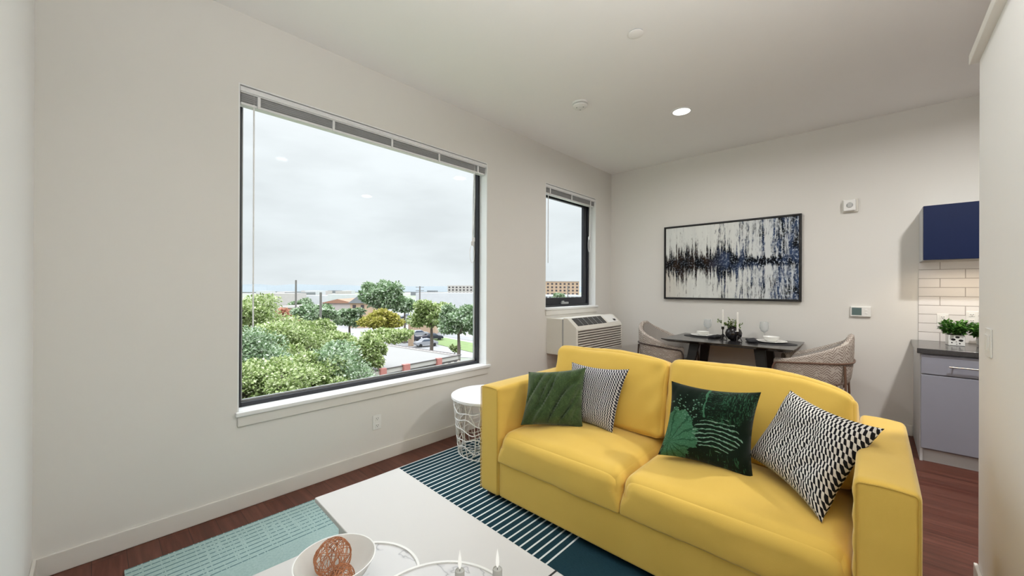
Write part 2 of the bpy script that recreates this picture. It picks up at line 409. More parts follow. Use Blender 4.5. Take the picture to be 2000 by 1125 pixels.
# ------------------------------------------------------------------ mesh builder
class MB:
    def __init__(s): s.bm = bmesh.new(); s.uv = None
    def box(s, a, b, mat=None):
        vs = [s.bm.verts.new((x, y, z)) for x in (a[0], b[0]) for y in (a[1], b[1]) for z in (a[2], b[2])]
        if mat is not None:
            for v in vs: v.co = mat @ v.co
        for f in ((0, 1, 3, 2), (4, 6, 7, 5), (0, 4, 5, 1), (2, 3, 7, 6), (0, 2, 6, 4), (1, 5, 7, 3)):
            s.bm.faces.new([vs[i] for i in f])
        return s
    def prism(s, pts, lo, hi, axis='y'):
        """pts: 2-D outline swept along an axis"""
        def P(p, t):
            return {'y': (p[0], t, p[1]), 'x': (t, p[0], p[1]), 'z': (p[0], p[1], t)}[axis]
        A = [s.bm.verts.new(P(p, lo)) for p in pts]; B = [s.bm.verts.new(P(p, hi)) for p in pts]
        n = len(pts)
        s.bm.faces.new(A); s.bm.faces.new(B[::-1])
        for i in range(n): s.bm.faces.new((A[i], B[i], B[(i+1) % n], A[(i+1) % n]))
        return s
    def lathe(s, prof, c=(0, 0, 0), n=32, mat=None, close=False):
        rings = []
        for r, z in prof:
            rr = []
            for i in range(n):
                a = 2*PI*i/n
                p = Vector((c[0]+r*cos(a), c[1]+r*sin(a), c[2]+z))
                if mat is not None: p = mat @ p
                rr.append(s.bm.verts.new(p))
            rings.append(rr)
        for k in range(len(rings)-1):
            for i in range(n):
                s.bm.faces.new((rings[k][i], rings[k][(i+1) % n], rings[k+1][(i+1) % n], rings[k+1][i]))
        if close: 
            for i in range(n): s.bm.faces.new((rings[-1][i], rings[-1][(i+1) % n], rings[0][(i+1) % n], rings[0][i]))
        else:
            s.bm.faces.new(rings[0][::-1]); s.bm.faces.new(rings[-1])
        return s
    def tube(s, pts, r, n=8, closed=False):
        pts = [Vector(p) for p in pts]; m = len(pts); rings = []
        prev = None
        for i, p in enumerate(pts):
            if closed: d = (pts[(i+1) % m]-pts[i-1])
            else: d = pts[min(i+1, m-1)]-pts[max(i-1, 0)]
            if d.length < 1e-9: d = Vector((0, 0, 1))
            d.normalize()
            if prev is None:
                a = Vector((0, 0, 1)) if abs(d.z) < .9 else Vector((1, 0, 0))
                x = d.cross(a).normalized()
            else:
                x = (prev - d*prev.dot(d))
                x = x.normalized() if x.length > 1e-6 else d.orthogonal().normalized()
            prev = x; y = d.cross(x)
            rad = r[i] if isinstance(r, (list, tuple)) else r
            rings.append([s.bm.verts.new(p + (x*cos(2*PI*k/n)+y*sin(2*PI*k/n))*rad) for k in range(n)])
        rg = range(m) if closed else range(m-1)
        for i in rg:
            A, B = rings[i], rings[(i+1) % m]
            for k in range(n): s.bm.faces.new((A[k], A[(k+1) % n], B[(k+1) % n], B[k]))
        if not closed:
            s.bm.faces.new(rings[0][::-1]); s.bm.faces.new(rings[-1])
        return s
    def grid(s, fn, nu, nv, uv=True, wrapu=False):
        if uv and s.uv is None: s.uv = s.bm.loops.layers.uv.new('UVMap')
        V = [[s.bm.verts.new(fn(i/nu, j/nv)) for j in range(nv+1)] for i in range(nu+1)]
        for i in range(nu):
            for j in range(nv):
                f = s.bm.faces.new((V[i][j], V[i+1][j], V[i+1][j+1], V[i][j+1]))
                if uv:
                    for lp, (a, b) in zip(f.loops, ((i, j), (i+1, j), (i+1, j+1), (i, j+1))):
                        lp[s.uv].uv = (a/nu, b/nv)
        return V
    def leaf(s, p, d, up, L, W, fold=.25):
        side = d.cross(up)
        if side.length < 1e-6: side = d.orthogonal()
        side.normalize(); n = side.cross(d).normalized()
        a = s.bm.verts.new(p); b = s.bm.verts.new(p+d*L*.5+side*W*.5+n*W*fold)
        c = s.bm.verts.new(p+d*L); e = s.bm.verts.new(p+d*L*.5-side*W*.5+n*W*fold)
        s.bm.faces.new((a, b, c)); s.bm.faces.new((a, c, e))
    def build(s, name, m, parent=None, smooth=False, bevel=0, seg=2, weld=False, recalc=True, sub=0):
        if weld: bmesh.ops.remove_doubles(s.bm, verts=s.bm.verts, dist=1e-5)
        if recalc: bmesh.ops.recalc_face_normals(s.bm, faces=s.bm.faces)
        me = bpy.data.meshes.new(name); s.bm.to_mesh(me); s.bm.free()
        me.materials.append(m if not isinstance(m, str) else M[m])
        if smooth or bevel: me.polygons.foreach_set('use_smooth', [True]*len(me.polygons))
        o = bpy.data.objects.new(name, me); COL.objects.link(o)
        if bevel:
            b = o.modifiers.new('bevel', 'BEVEL'); b.width = bevel; b.segments = seg
            b.limit_method = 'ANGLE'; b.angle_limit = math.radians(35); b.harden_normals = True
        elif smooth:
            sharp_by_angle(me)
        if sub:
            q = o.modifiers.new('sub', 'SUBSURF'); q.levels = sub; q.render_levels = sub
        if parent is not None: o.parent = parent
        return o

def sharp_by_angle(me, ang=40):
    try: me.set_sharp_from_angle(angle=math.radians(ang))
    except Exception: pass

def tag(o, label=None, cat=None, group=None, kind=None):
    if label: o['label'] = label
    if cat: o['category'] = cat
    if group: o['group'] = group
    if kind: o['kind'] = kind
    return o
def empty(name, loc=(0, 0, 0), rz=0):
    o = bpy.data.objects.new(name, None); COL.objects.link(o); o.location = loc; o.rotation_euler = (0, 0, rz)
    o.empty_display_size = .1
    return o
def copy_tree(o, parent=None):
    c = o.copy(); COL.objects.link(c)
    if parent is not None: c.parent = parent
    for ch in list(o.children): copy_tree(ch, c)
    return c
def box(name, a, b, m, parent=None, bevel=0, seg=2):
    return MB().box(a, b).build(name, m, parent, bevel=bevel, seg=seg)

# ------------------------------------------------------------------ room constants
XL, YB, H = -2.89, 5.276, 3.089          # left wall face, back wall face, ceiling
YF = -.19                                # front wall face (beside the camera)
XR = .356                                # face of the partition on the right
XK = 3.4                                 # far side of the kitchen
TH = .20
W1 = (.612, 2.733, .60, 2.652)           # window 1 opening y0,y1,z0,z1
W2 = (3.692, 4.842, 1.14, 2.652)

def S(o): o['kind'] = 'structure'; return o
S(box('floor', (XL-TH, YF-.15, -.12), (XK+.15, YB+.15, 0), 'floor'))
S(box('ceiling', (XL-TH, YF-.15, H), (XK+.15, YB+.15, H+.15), 'ceiling'))
w = MB()
y0, y1 = YF-.15, YB+.15
xs = (XL-TH, XL)
for a, b, c, d in ((y0, W1[0], 0, H), (W1[0], W1[1], 0, W1[2]), (W1[0], W1[1], W1[3], H), (W1[1], W2[0], 0, H),
                   (W2[0], W2[1], 0, W2[2]), (W2[0], W2[1], W2[3], H), (W2[1], y1, 0, H)):
    w.box((xs[0], a, c), (xs[1], b, d))
S(w.build('wall_left', 'wall'))
S(box('wall_back', (XL, YB, 0), (XK, YB+.15, H), 'wall'))
S(box('wall_front', (XL, YF-.15, 0), (XR+.12, YF, H), 'wall_brightened'))
S(box('wall_right', (XR, YF, 0), (XR+.12, 2.816, 2.452), 'wall_brightened'))
S(box('wall_kitchen', (XK, 2.0, 0), (XK+.15, YB, H), 'wall'))
S(box('wall_hall', (XR+.12, 2.0-.12, 0), (XK+.15, 2.0, H), 'wall'))
S(box('wall_closet', (XR+.9, YF-.15, 0), (XR+1.02, 1.88, H), 'wall'))
S(box('wall_closet_front', (XR+.12, YF-.15, 0), (XR+.9, YF, H), 'wall'))
S(box('trim_1', (XR-.03, YF, 2.452), (XR+.15, 2.846, 2.50), 'trim', bevel=.004))
# baseboards
bb = .10
S(box('baseboard_left', (XL, YF, 0), (XL+.014, YB, bb), 'trim', bevel=.004))
S(box('baseboard_back', (XL+.014, YB-.014, 0), (.262, YB, bb), 'trim', bevel=.004))
S(box('baseboard_front', (XL+.014, YF, 0), (XR-.014, YF+.014, bb), 'trim', bevel=.004))
S(box('baseboard_right', (XR-.014, YF, 0), (XR, 2.83, bb), 'trim', bevel=.004))

# ------------------------------------------------------------------ windows
def window(n, W, sash, label):
    y0, y1, z0, z1 = W
    root = empty(f'window_{n}', (XL, y0, z0)); root['kind'] = 'structure'
    iv = Matrix.Translation((-XL, -y0, -z0))
    def bx(name, a, b, m, bevel=0, par=root):
        return MB().box(a, b, iv).build(name, m, par, bevel=bevel)
    # white lining of the opening
    d0, d1 = XL-.20, XL
    t = .008
    l = MB()
    l.box((d0, y0, z0), (d1-.001, y0+t, z1), iv).box((d0, y1-t, z0), (d1-.001, y1, z1), iv)
    l.box((d0, y0+t, z1-t), (d1-.001, y1-t, z1), iv)
    l.build('jamb_lining', 'white', root)
    # corner bead standing proud of the wall
    bx('window_sill', (XL-.105, y0+t, z0-.005), (XL, y1-t, z0+.006), 'white')
    s2 = MB(); s2.box((XL-.002, y0-.012, z0-.022), (XL+.028, y1+.035, z0+.006), iv)
    s2.build('sill_nosing', 'white', root, bevel=.006)
    bx('apron', (XL, y0, z0-.085), (XL+.014, y1+.01, z0-.022), 'trim', .004)
    # frame
    fx0, fx1 = XL-.165, XL-.105
    fr = MB(); k = .034
    def ring(mb, x0, x1, a, b, c, d, k):
        mb.box((x0, a, c), (x1, a+k, d), iv).box((x0, b-k, c), (x1, b, d), iv)
        mb.box((x0, a+k, c), (x1, b-k, c+k), iv).box((x0, a+k, d-k), (x1, b-k, d), iv)
    ring(fr, fx0, fx1, y0+t, y1-t, z0, z1-t, k)
    fr.build('window_frame', 'black_frame', root, bevel=.003)
    a, b, c, d = y0+t+k, y1-t-k, z0+k, z1-t-k
    if sash:
        sb = MB(); ring(sb, fx0+.01, fx1-.014, a, b, c, d, .088); so = sb.build('sash', 'black_frame', root, bevel=.003)
        lt = MB().box((fx1-.02, (a+b)/2-.10, c+.004), (fx1+.004, (a+b)/2+.06, c+.03), iv)
        lt.box((fx1-.004, (a+b)/2-.10, c+.02), (fx1+.012, (a+b)/2-.05, c+.045), iv)
        lt.build('latch', 'grey_plastic', so, bevel=.004)
        a += .088; b -= .088; c += .088; d -= .088
    else:
        sb = MB(); ring(sb, fx0+.012, fx1-.03, a, b, c, d, .012); sb.build('glazing_bead', 'grey_plastic', root)
        a += .012; b -= .012; c += .012; d -= .012
    bx('pane', (fx0+.026, a, c), (fx0+.030, b, d), 'pane')
    # portal for the daylight
    L = bpy.data.lights.new('daylight_portal', 'AREA'); L.shape = 'RECTANGLE'; L.size = y1-y0; L.size_y = z1-z0
    L.cycles.is_portal = True
    lo = bpy.data.objects.new('daylight_portal', L); COL.objects.link(lo)
    lo.location = (XL-.17, (y0+y1)/2, (z0+z1)/2); lo.rotation_euler = (0, -PI/2, 0)
    lo.rotation_euler = Matrix(((0, 0, -1), (1, 0, 0), (0, -1, 0))).to_euler()
    lo['kind'] = 'structure'
    return root
window(1, W1, False, '')
window(2, W2, True, '')

def blind(W, label, nt, wand_len, cord_len, loops):
    y0, y1, z0, z1 = W
    zt = z1-.010
    r = empty('window_blind', (XL-.05, (y0+y1)/2, zt-.02))
    tag(r, label, 'blind')
    o = Vector(r.location); iv = Matrix.Translation(-o)
    a, b = y0+.014, y1-.014
    hr = MB().prism([(-.085, zt), (-.085, zt-.040), (-.012, zt-.040), (-.012, zt-.004), (-.018, zt)], a, b)
    for v in hr.bm.verts: v.co = iv @ (v.co+Vector((XL, 0, 0)))
    hr.build('headrail', 'blind_white', r, bevel=.003)
    # rounded valance in front
    va = MB().prism([(-.012, zt-.002), (-.012, zt-.036), (-.004, zt-.033), (-.001, zt-.02), (-.004, zt-.005)], a-.004, b+.004)
    for v in va.bm.verts: v.co = iv @ (v.co+Vector((XL, 0, 0)))
    va.build('valance', 'blind_white', r)
    sl = MB(); n = 13
    for i in range(n):
        z = zt-.045-i*.0038
        sl.box((XL-.075+(i % 2)*.002, a+.004, z-.0012), (XL-.024+(i % 3)*.0015, b-.004, z+.0008), iv)
    sl.build('slat_stack', 'blind_grey', r)
    zb = zt-.045-n*.0038
    MB().box((XL-.076, a+.003, zb-.017), (XL-.024, b-.003, zb), iv).build('bottom_rail', 'blind_white', r, bevel=.004)
    for i in range(nt):
        y = a+.10+(b-a-.20)*i/(nt-1)
        MB().box((XL-.022, y-.009, zb-.020), (XL-.014, y+.009, zt-.030), iv).build('ladder_clip', 'blind_white', r, bevel=.003)
    y = a+.075
    MB().tube([iv @ Vector((XL-.03, y, zt-.03)), iv @ Vector((XL-.03, y, zt-wand_len))], .0045, 6).build('wand', 'cord', r, smooth=True)
    y = b-(.135 if loops and cord_len > .6 else .085)
    cb = MB()
    p0 = Vector((XL-.028, y, zt-.03))
    for k in range(2):
        s = -1 if k else 1
        pts = [iv @ (p0+Vector((.002*s, -.006+.004*k+.010*sin(t*PI*1.3)*s-.035*(t**2)*(1 if k else .4), -cord_len*t))) for t in [i/14 for i in range(15)]]
        cb.tube(pts, .0032, 5)
    zc = zt-.03-cord_len
    if loops:
        pts = [iv @ Vector((XL-.028, y-.03+.028*cos(a_), zc-.02-.09*(1+sin(a_)))) for a_ in [2*PI*i/20 for i in range(20)]]
        cb.tube(pts, .0028, 5, closed=True)
    cb.build('cord', 'cord', r, smooth=True)
    cl = MB().box((XL-.036, y-.045, zc-.03), (XL-.020, y-.012, zc+.012), iv).box((XL-.034, y-.02, zc+.01), (XL-.022, y+.004, zc+.05), iv)
    cl.build('cord_tassel', 'blind_white', r, bevel=.004)
    return r
blind(W1, 'long grey blind gathered up at the top of the large window', 5, 1.52, .78, True)
blind(W2, 'short grey blind gathered up at the top of the small window in the corner', 3, .95, .52, True)

# ------------------------------------------------------------------ fixtures on walls
def outlet(name, loc, rz, label, cat='outlet'):
    """duplex receptacle: plate faces local -y"""
    r = empty(name, loc, rz); tag(r, label, cat)
    box('cover_plate', (-.036, -.006, -.058), (.036, 0, .058), 'plastic', r, bevel=.003)
    for s in (-1, 1):
        q = box('socket', (-.017, -.009, s*.027-.015), (.017, -.005, s*.027+.015), 'plastic', r, bevel=.003)
        m = MB().box((-.008, -.0098, s*.027-.002), (-.0055, -.0085, s*.027+.008)).box((.0055, -.0098, s*.027-.002), (.008, -.0085, s*.027+.008))
        m.lathe([(.0028, 0), (.0028, .001)], (0, 0, 0), 8, Matrix.Translation((0, -.0088, s*.027-.008)) @ Matrix.Rotation(PI/2, 4, 'X'))
        m.build('slots', 'dark_slot', q)
    return r
outlet('wall_outlet', (XL, 1.538, .317), PI/2, 'white wall outlet low on the wall under the large window')
outlet('wall_outlet', (.452, YB-.010, 1.105), 0, 'white outlet on the tiles above the planter with the black spots')
outlet('wall_outlet', (.625, YB-.010, 1.135), 0, 'white outlet on the tiles at the far right above the counter')

sw = tag(empty('light_switch', (XR, 2.585, 1.158), -PI/2), 'white wide light switch on the pale wall at the right', 'light switch')
box('cover_plate', (-.058, -.006, -.060), (.058, 0, .060), 'plastic', sw, bevel=.003)
for s in (-1, 1):
    box('rocker', (s*.023-.016, -.010, -.033), (s*.023+.016, -.005, .033), 'plastic', sw, bevel=.002)

al = tag(empty('fire_alarm', (-.185, YB, 2.236)), 'small square white fire alarm high on the back wall', 'alarm')
box('back_box', (-.062, -.022, -.068), (.062, 0, .068), 'beige_plastic', al, bevel=.008, seg=3)
box('front_cover', (-.056, -.050, -.056), (.044, -.022, .060), 'plastic', al, bevel=.012, seg=3)
MB().lathe([(.026, 0), (.026, .003), (.020, .006)], (0, 0, 0), 24, Matrix.Translation((-.004, -.050, .002)) @ Matrix.Rotation(PI/2, 4, 'X')).build('horn_grille', 'grey_plastic', al, smooth=True)
g = MB()
for i in range(-2, 3): g.box((-.016-.004, -.0575, i*.008), (.012, -.0555, i*.008+.003))
g.build('horn_slots', 'plastic', al)

th = tag(empty('thermostat', (-.105, YB, 1.160)), 'white thermostat with a grey screen on the back wall', 'thermostat')
box('body', (-.078, -.024, -.052), (.078, 0, .052), 'plastic', th, bevel=.006)
box('screen', (-.066, -.0262, -.036), (.008, -.0235, .038), 'lcd', th)
for i in (-1, 1): box('button', (.032, -.027, i*.016-.007), (.052, -.023, i*.016+.007), 'plastic', th, bevel=.002)

# picture
pc = tag(empty('framed_painting', (-1.332, YB, 1.727)), 'wide framed abstract painting of black, white and blue streaks on the back wall', 'painting')
f = MB(); hw, hh, k = .748, .481, .018
f.box((-hw, -.038, -hh), (-hw+k, 0, hh)).box((hw-k, -.038, -hh), (hw, 0, hh)).box((-hw+k, -.038, -hh), (hw-k, 0, -hh+k)).box((-hw+k, -.038, hh-k), (hw-k, 0, hh))
f.build('frame', 'black_metal', pc, bevel=.002)
MB().box((-hw+k+.006, -.030, -hh+k+.006), (hw-k-.006, -.004, hh-k-.006)).build('canvas', 'painting', pc)

# ceiling fixtures
lt = tag(empty('recessed_light', (-1.366, 3.853, H)), 'lit round recessed light in the ceiling in front of the dining table', 'light')
MB().lathe([(.078, 0), (.078, -.004), (.096, -.006), (.100, -.002), (.100, 0)], (0, 0, 0), 40, close=True).build('trim_ring', 'white', lt, smooth=True)
MB().lathe([(.080, -.001), (.080, -.004)], (0, 0, 0), 40).build('lens', 'lamp', lt)
sd = tag(empty('smoke_detector', (-1.99, 3.05, H)), 'round white smoke detector on the ceiling', 'smoke detector')
MB().lathe([(.072, 0), (.072, -.012), (.068, -.016)], (0, 0, 0), 40).build('base', 'plastic', sd, smooth=True)
MB().lathe([(.058, -.016), (.058, -.024)], (0, 0, 0), 40).build('vent_gap', 'grey_plastic', sd, smooth=True)
MB().lathe([(.066, -.024), (.064, -.036), (.052, -.046), (.02, -.049)], (0, 0, 0), 40).build('cover', 'plastic', sd, smooth=True)
for a_ in (0, 2.1, 4.2): MB().lathe([(.006, 0), (.006, .003)], (.035*cos(a_), .035*sin(a_), -.0505), 10).build('indicator', 'grey_plastic', sd)
sp = tag(empty('sprinkler_cover', (-1.172, 2.464, H)), 'flat round white sprinkler cover on the ceiling', 'sprinkler')
MB().lathe([(.046, 0), (.046, -.006)], (0, 0, 0), 40).build('recess_ring', 'grey_plastic', sp, smooth=True)
MB().lathe([(.050, -.007), (.050, -.010), (.046, -.012)], (0, 0, 0), 40).build('cover_plate', 'ceiling', sp, smooth=True)

# ------------------------------------------------------------------ air conditioner
ac = tag(empty('air_conditioner', (XL, 3.72, .60)), 'white through-wall air conditioner with black top grille below the small window', 'air conditioner')
AW = 1.07
box('wall_sleeve', (0, 0, .0), (.225, AW, .425), 'beige_plastic', ac, bevel=.004)
box('shadow_gap', (.225, .004, .004), (.243, AW-.004, .42), 'grey_plastic', ac)
MB().prism([(.243, 0), (.243, .437), (.300, .437), (.420, .335), (.428, .31), (.428, 0)], 0, AW).build('front_casing', 'beige_plastic', ac, bevel=.006, seg=3)
n = Vector((.102, 0, .120)).normalized(); d = Vector((.120, 0, -.102)).normalized()
def slope(mb, y0, y1, s0, s1, h0, h1):
    o = Vector((.300, 0, .437))
    P = [o+d*a+n*h+Vector((0, y, 0)) for y in (y0, y1) for a in (s0, s1) for h in (h0, h1)]
    vs = [mb.bm.verts.new(p) for p in P]
    for q in ((0, 1, 3, 2), (4, 6, 7, 5), (0, 4, 5, 1), (2, 3, 7, 6), (0, 2, 6, 4), (1, 5, 7, 3)): mb.bm.faces.new([vs[i] for i in q])
g = MB(); slope(g, .07, .72, .012, .135, 0, .003); gr = g.build('top_grille', 'grille', ac)
g = MB()
for i in range(1, 6): slope(g, .07+i*.108, .076+i*.108, .012, .135, .003, .006)
for i in range(1, 9): slope(g, .07, .72, .012+i*.0135, .0135+i*.0135, .002, .0045)
g.build('grille_bars', 'grey_plastic', gr)
g = MB(); slope(g, .76, 1.02, .012, .135, 0, .003); cp = g.build('control_panel', 'plastic', ac)
g = MB(); slope(g, .93, .985, .085, .115, .003, .006); g.build('display', 'grille', cp)
lv = MB()
for i in range(9):
    z = .045+i*.0295
    lv.box((.4275, .03, z), (.4295, AW-.03, z+.010))
lv.build('louvre_slots', 'rail_dark', ac)
lv = MB()
for i in range(10):
    z = .032+i*.0295
    lv.prism([(.4275, z), (.442, z+.003), (.442, z+.012), (.4275, z+.014)], .025, AW-.025)
lv.build('louvres', 'beige_plastic', ac)

# ------------------------------------------------------------------ kitchen
KX1 = 1.20
bc = tag(empty('base_cabinet', (.268, YB, 0)), 'grey base cabinet with one drawer over a door under the dark counter', 'cabinet')
yf = 4.570-YB                                     # carcass front (local)
box('side_panel', (0, yf, 0), (.018, -.001, .868), 'cab_side', bc, bevel=.002)
box('carcass', (.018, yf+.002, .10), (.60, -.001, .868), 'cab_grey', bc)
box('toe_kick', (.018, yf+.022, 0), (.60, yf+.040, .10), 'cab_side', bc)
dr = box('drawer', (.006, yf-.020, .708), (.594, yf, .860), 'cab_grey', bc, bevel=.003)
do = box('door', (.006, yf-.020, .112), (.594, yf, .700), 'cab_grey', bc, bevel=.003)
MB().tube([(.155, yf-.05, .782), (.445, yf-.05, .782)], .0055, 10).tube([(.18, yf-.05, .782), (.18, yf-.018, .782)], .004, 8).tube([(.42, yf-.05, .782), (.42, yf-.018, .782)], .004, 8).build('handle', 'nickel', dr, smooth=True)
ct = tag(box('countertop', (.250, 4.535, .870), (XK-.4, YB-.001, .911), 'counter', bevel=.003), 'dark stone countertop on the grey base cabinet', 'countertop')
bs = tag(box('tile_backsplash', (.300, YB-.010, .912), (XK-.4, YB-.0005, 1.634), 'tile'), 'white subway tile backsplash above the dark counter', 'backsplash')
uc = tag(empty('wall_cabinet', (.303, YB, 1.637)), 'navy blue wall cabinet with a lit underside above the tiles', 'cabinet')
box('side_panel', (0, -.345, 0), (.018, -.001, .468), 'cab_side', uc, bevel=.002)
box('carcass', (.018, -.343, .018), (.66, -.001, .468), 'cab_side', uc)
box('door', (.004, -.366, .002), (.655, -.346, .470), 'navy', uc, bevel=.002)
st = box('light_strip', (.07, -.335, .004), (.64, -.310, .016), 'strip', uc, bevel=.003)
box('bottom_panel', (.018, -.343, .016), (.66, -.001, .018), 'cab_side', uc)

def foliage_pot(root, h0, R, n, hgt, m, seed, L=.035, W=.024):
    rnd = random.Random(seed); mb = MB(); st = MB()
    for i in range(n):
        a = rnd.uniform(0, 2*PI); rr = R*math.sqrt(rnd.random()); t = rnd.random()
        p = Vector((rr*cos(a)*(.6+.6*t), rr*sin(a)*(.6+.6*t), h0+hgt*(.12+.88*t)*(1-.45*(rr/R)**2)))
        d = Vector((cos(a)*rnd.uniform(.2, 1), sin(a)*rnd.uniform(.2, 1), rnd.uniform(-.4, .8))).normalized()
        d = (d+Vector((rnd.uniform(-.5, .5), rnd.uniform(-.5, .5), 0))).normalized()
        k = rnd.uniform(.7, 1.25)
        mb.leaf(p, d, Vector((rnd.uniform(-.3, .3), rnd.uniform(-.3, .3), 1)), L*k, W*k)
        if i % 6 == 0: st.tube([(p.x*.2, p.y*.2, h0-.01), (p.x*.7, p.y*.7, h0+(p.z-h0)*.6), p], .0013, 4)
    mb.build('foliage', m, root)
    st.build('stems', m, root)

pl = tag(empty('potted_plant', (.500, 4.995, .911), .10), 'leafy green plant in a square white pot with black spots on the counter', 'plant')
po = MB().box((-.048, -.048, 0), (.048, .048, .090)).build('pot', 'white_ceramic', pl, bevel=.004)
box('soil', (-.043, -.043, .0895), (.043, .043, .0915), 'soil', pl)
g = MB()
for (x, z, rx, rz) in ((-.020, .052, .0135, .009), (.004, .072, .0130, .008), (.024, .046, .0135, .009), (-.028, .026, .0045, .005), (.017, .020, .0050, .005), (-.003, .034, .003, .003), (0, .014, .003, .003)):
    mt = Matrix.Translation((x, -.0482, z)) @ Matrix.Diagonal((rx, 1, rz, 1)) @ Matrix.Rotation(PI/2, 4, 'X')
    g.lathe([(1, 0), (1, .0008)], (0, 0, 0), 18, mt)
g.build('spots', 'black_ceramic', po)
foliage_pot(pl, .088, .082, 420, .125, 'basil', 4)
pl2 = tag(empty('potted_plant', (.672, 5.04, .911), 0), 'leafy green plant in a round white pot at the far right of the counter', 'plant')
MB().lathe([(.032, 0), (.048, .012), (.052, .05), (.046, .078), (.042, .078), (.04, .07)], (0, 0, 0), 32).build('pot', 'white_ceramic', pl2, smooth=True)
MB().lathe([(.04, .068), (.0399, .071)], (0, 0, 0), 24).build('soil', 'soil', pl2)
foliage_pot(pl2, .072, .085, 420, .135, 'basil', 9)

# ------------------------------------------------------------------ soft shapes
def soft_box(c, half, r, nseg=26, rb=None, puff=(0, 0, 0), fn=None, wr=.0, seed=0, mat=None):
    """box with rounded edges, bulging faces and slight cloth wobble; centre c"""
    mb = MB(); bm = mb.bm
    cube = {}
    def key(i, j, k): return (i, j, k)
    N = nseg
    def V(i, j, k):
        if (i, j, k) in cube: return cube[(i, j, k)]
        p = Vector((2*i/N-1, 2*j/N-1, 2*k/N-1))
        # denser sampling near the edges
        q = Vector([math.copysign(1-(1-abs(t))**1.45, t) for t in p])
        pos = Vector([q[a]*half[a] for a in range(3)])
        r_ = r
        if rb is not None:
            t_ = max(0, min(1, (q.z+.8)/1.2)); r_ = rb+(r-rb)*t_*t_*(3-2*t_)
        inner = Vector([max(-half[a]+r_, min(half[a]-r_, pos[a])) for a in range(3)])
        d = pos-inner
        if d.length > 1e-9:
            # push to the rounded surface
            dn = Vector([0 if abs(d[a]) < 1e-9 else d[a] for a in range(3)])
            m_ = max(abs(t) for t in dn)
            dn = dn.normalized()*m_ if m_ else dn
            pos = inner+dn
        bx_ = (1-q.x**2)*(1-q.y**2); by_ = (1-q.x**2)*(1-q.z**2); bz_ = (1-q.y**2)*(1-q.z**2)
        if k == N or (q.z > .5): pos.z += puff[2]*bx_**(1.5 if rb is not None else .85)*(1 if k == N else max(0, (q.z-.5)*2))
        if k == 0: pos.z -= puff[2]*bx_**.6*.2
        if j in (0, N): pos.y += math.copysign(puff[1]*by_**.6, q.y)
        if i in (0, N): pos.x += math.copysign(puff[0]*bz_**.6, q.x)
        if wr:
            nn = pos.normalized()
            e = noise.noise(Vector((pos.x*5+seed, pos.y*5, pos.z*9)))+.5*noise.noise(Vector((pos.x*13, pos.y*13+seed, pos.z*11)))
            pos += nn*e*wr
        if fn: pos = fn(pos, q)
        if mat is not None: pos = mat @ pos
        v = bm.verts.new(pos+Vector(c)); cube[(i, j, k)] = v
        return v
    for a in range(N):
        for b in range(N):
            for f in (lambda x, y: V(x, y, 0), lambda x, y: V(x, y, N), lambda x, y: V(x, 0, y), lambda x, y: V(x, N, y), lambda x, y: V(0, x, y), lambda x, y: V(N, x, y)):
                bm.faces.new((f(a, b), f(a+1, b), f(a+1, b+1), f(a, b+1)))
    return mb

# ------------------------------------------------------------------ sofa
sofa = tag(empty('sofa', (-.909, 2.235, 0)), 'yellow two-seat fabric sofa with square arms', 'sofa')
so = Vector(sofa.location)
def SB(c, half, r, **k): return soft_box(Vector(c)-so, half, r, **k)
SX0, SX1 = -1.930, .112
AWD = .166
SY0, SY1 = 1.770, 2.700
AH = .735
def arm_fn(sgn):
    def fn(p, q):
        if q.z > .6: p.z += .006*(1-q.x**2)-.004*q.x*sgn
        # small gathers on the inner face
        if q.x*sgn < -.9:
            p.x += .0035*sin(p.z*70+p.y*9)*max(0, (-p.y-.15)*2.2)
        return p
    return fn
for x0, sgn in ((SX0, -1), (SX1-AWD, 1)):
    c = (x0+AWD/2, (SY0+SY1)/2, (AH+.042)/2)
    half = (AWD/2, (SY1-SY0)/2, (AH-.042)/2)
    a = SB(c, half, .020, nseg=34, puff=(.002, .0, .004), fn=arm_fn(sgn), wr=.0022, seed=x0).build('arm', 'sofa', sofa, smooth=True)
    # piping round the front panel
    e = .012; ys = SY0-.0015
    xa, xb, za, zb = x0+e*.6, x0+AWD-e*.6, .055, AH-.008
    pts = []
    for i in range(9): pts.append((xa, ys, za+(zb-.012-za)*i/8))
    for i in range(5):
        t = i/4; pts.append((xa+.014*(1-cos(t*PI/2)), ys, zb-.012+.014*sin(t*PI/2)))
    for i in range(1, 8): pts.append((xa+.014+(xb-xa-.028)*i/8, ys, zb+.002+.004*sin(PI*i/8)))
    for i in range(5):
        t = i/4; pts.append((xb-.014*(1-sin(t*PI/2)), ys, zb-.012+.014*cos(t*PI/2)))
    for i in range(9): pts.append((xb, ys, zb-.012-(zb-.012-za)*i/8))
    MB().tube([Vector(p)-so for p in pts], .0028, 6).build('piping', 'piping', a, smooth=True)
IX0, IX1 = SX0+AWD+.001, SX1-AWD-.001
SB(((IX0+IX1)/2, (1.778+2.55)/2, .157), ((IX1-IX0)/2, (2.55-1.778)/2, .112), .012, nseg=24, wr=.002).build('base', 'sofa', sofa, smooth=True)
SB(((IX0+IX1)/2, 2.625, .385), ((IX1-IX0)/2, .070, .34), .02, nseg=20, wr=.002).build('back_frame', 'sofa', sofa, smooth=True)
xm = -.921
def seat_fn(p, q):
    # the front edge sags over the base, corners tuck in
    if q.z > 0: p.z -= .012*max(0, -q.y)**4*(1-abs(q.x)**6)*0
    ed = abs(q.x)**10*abs(q.y)**10
    p.z -= .020*ed*(1 if q.z > 0 else 0)
    return p
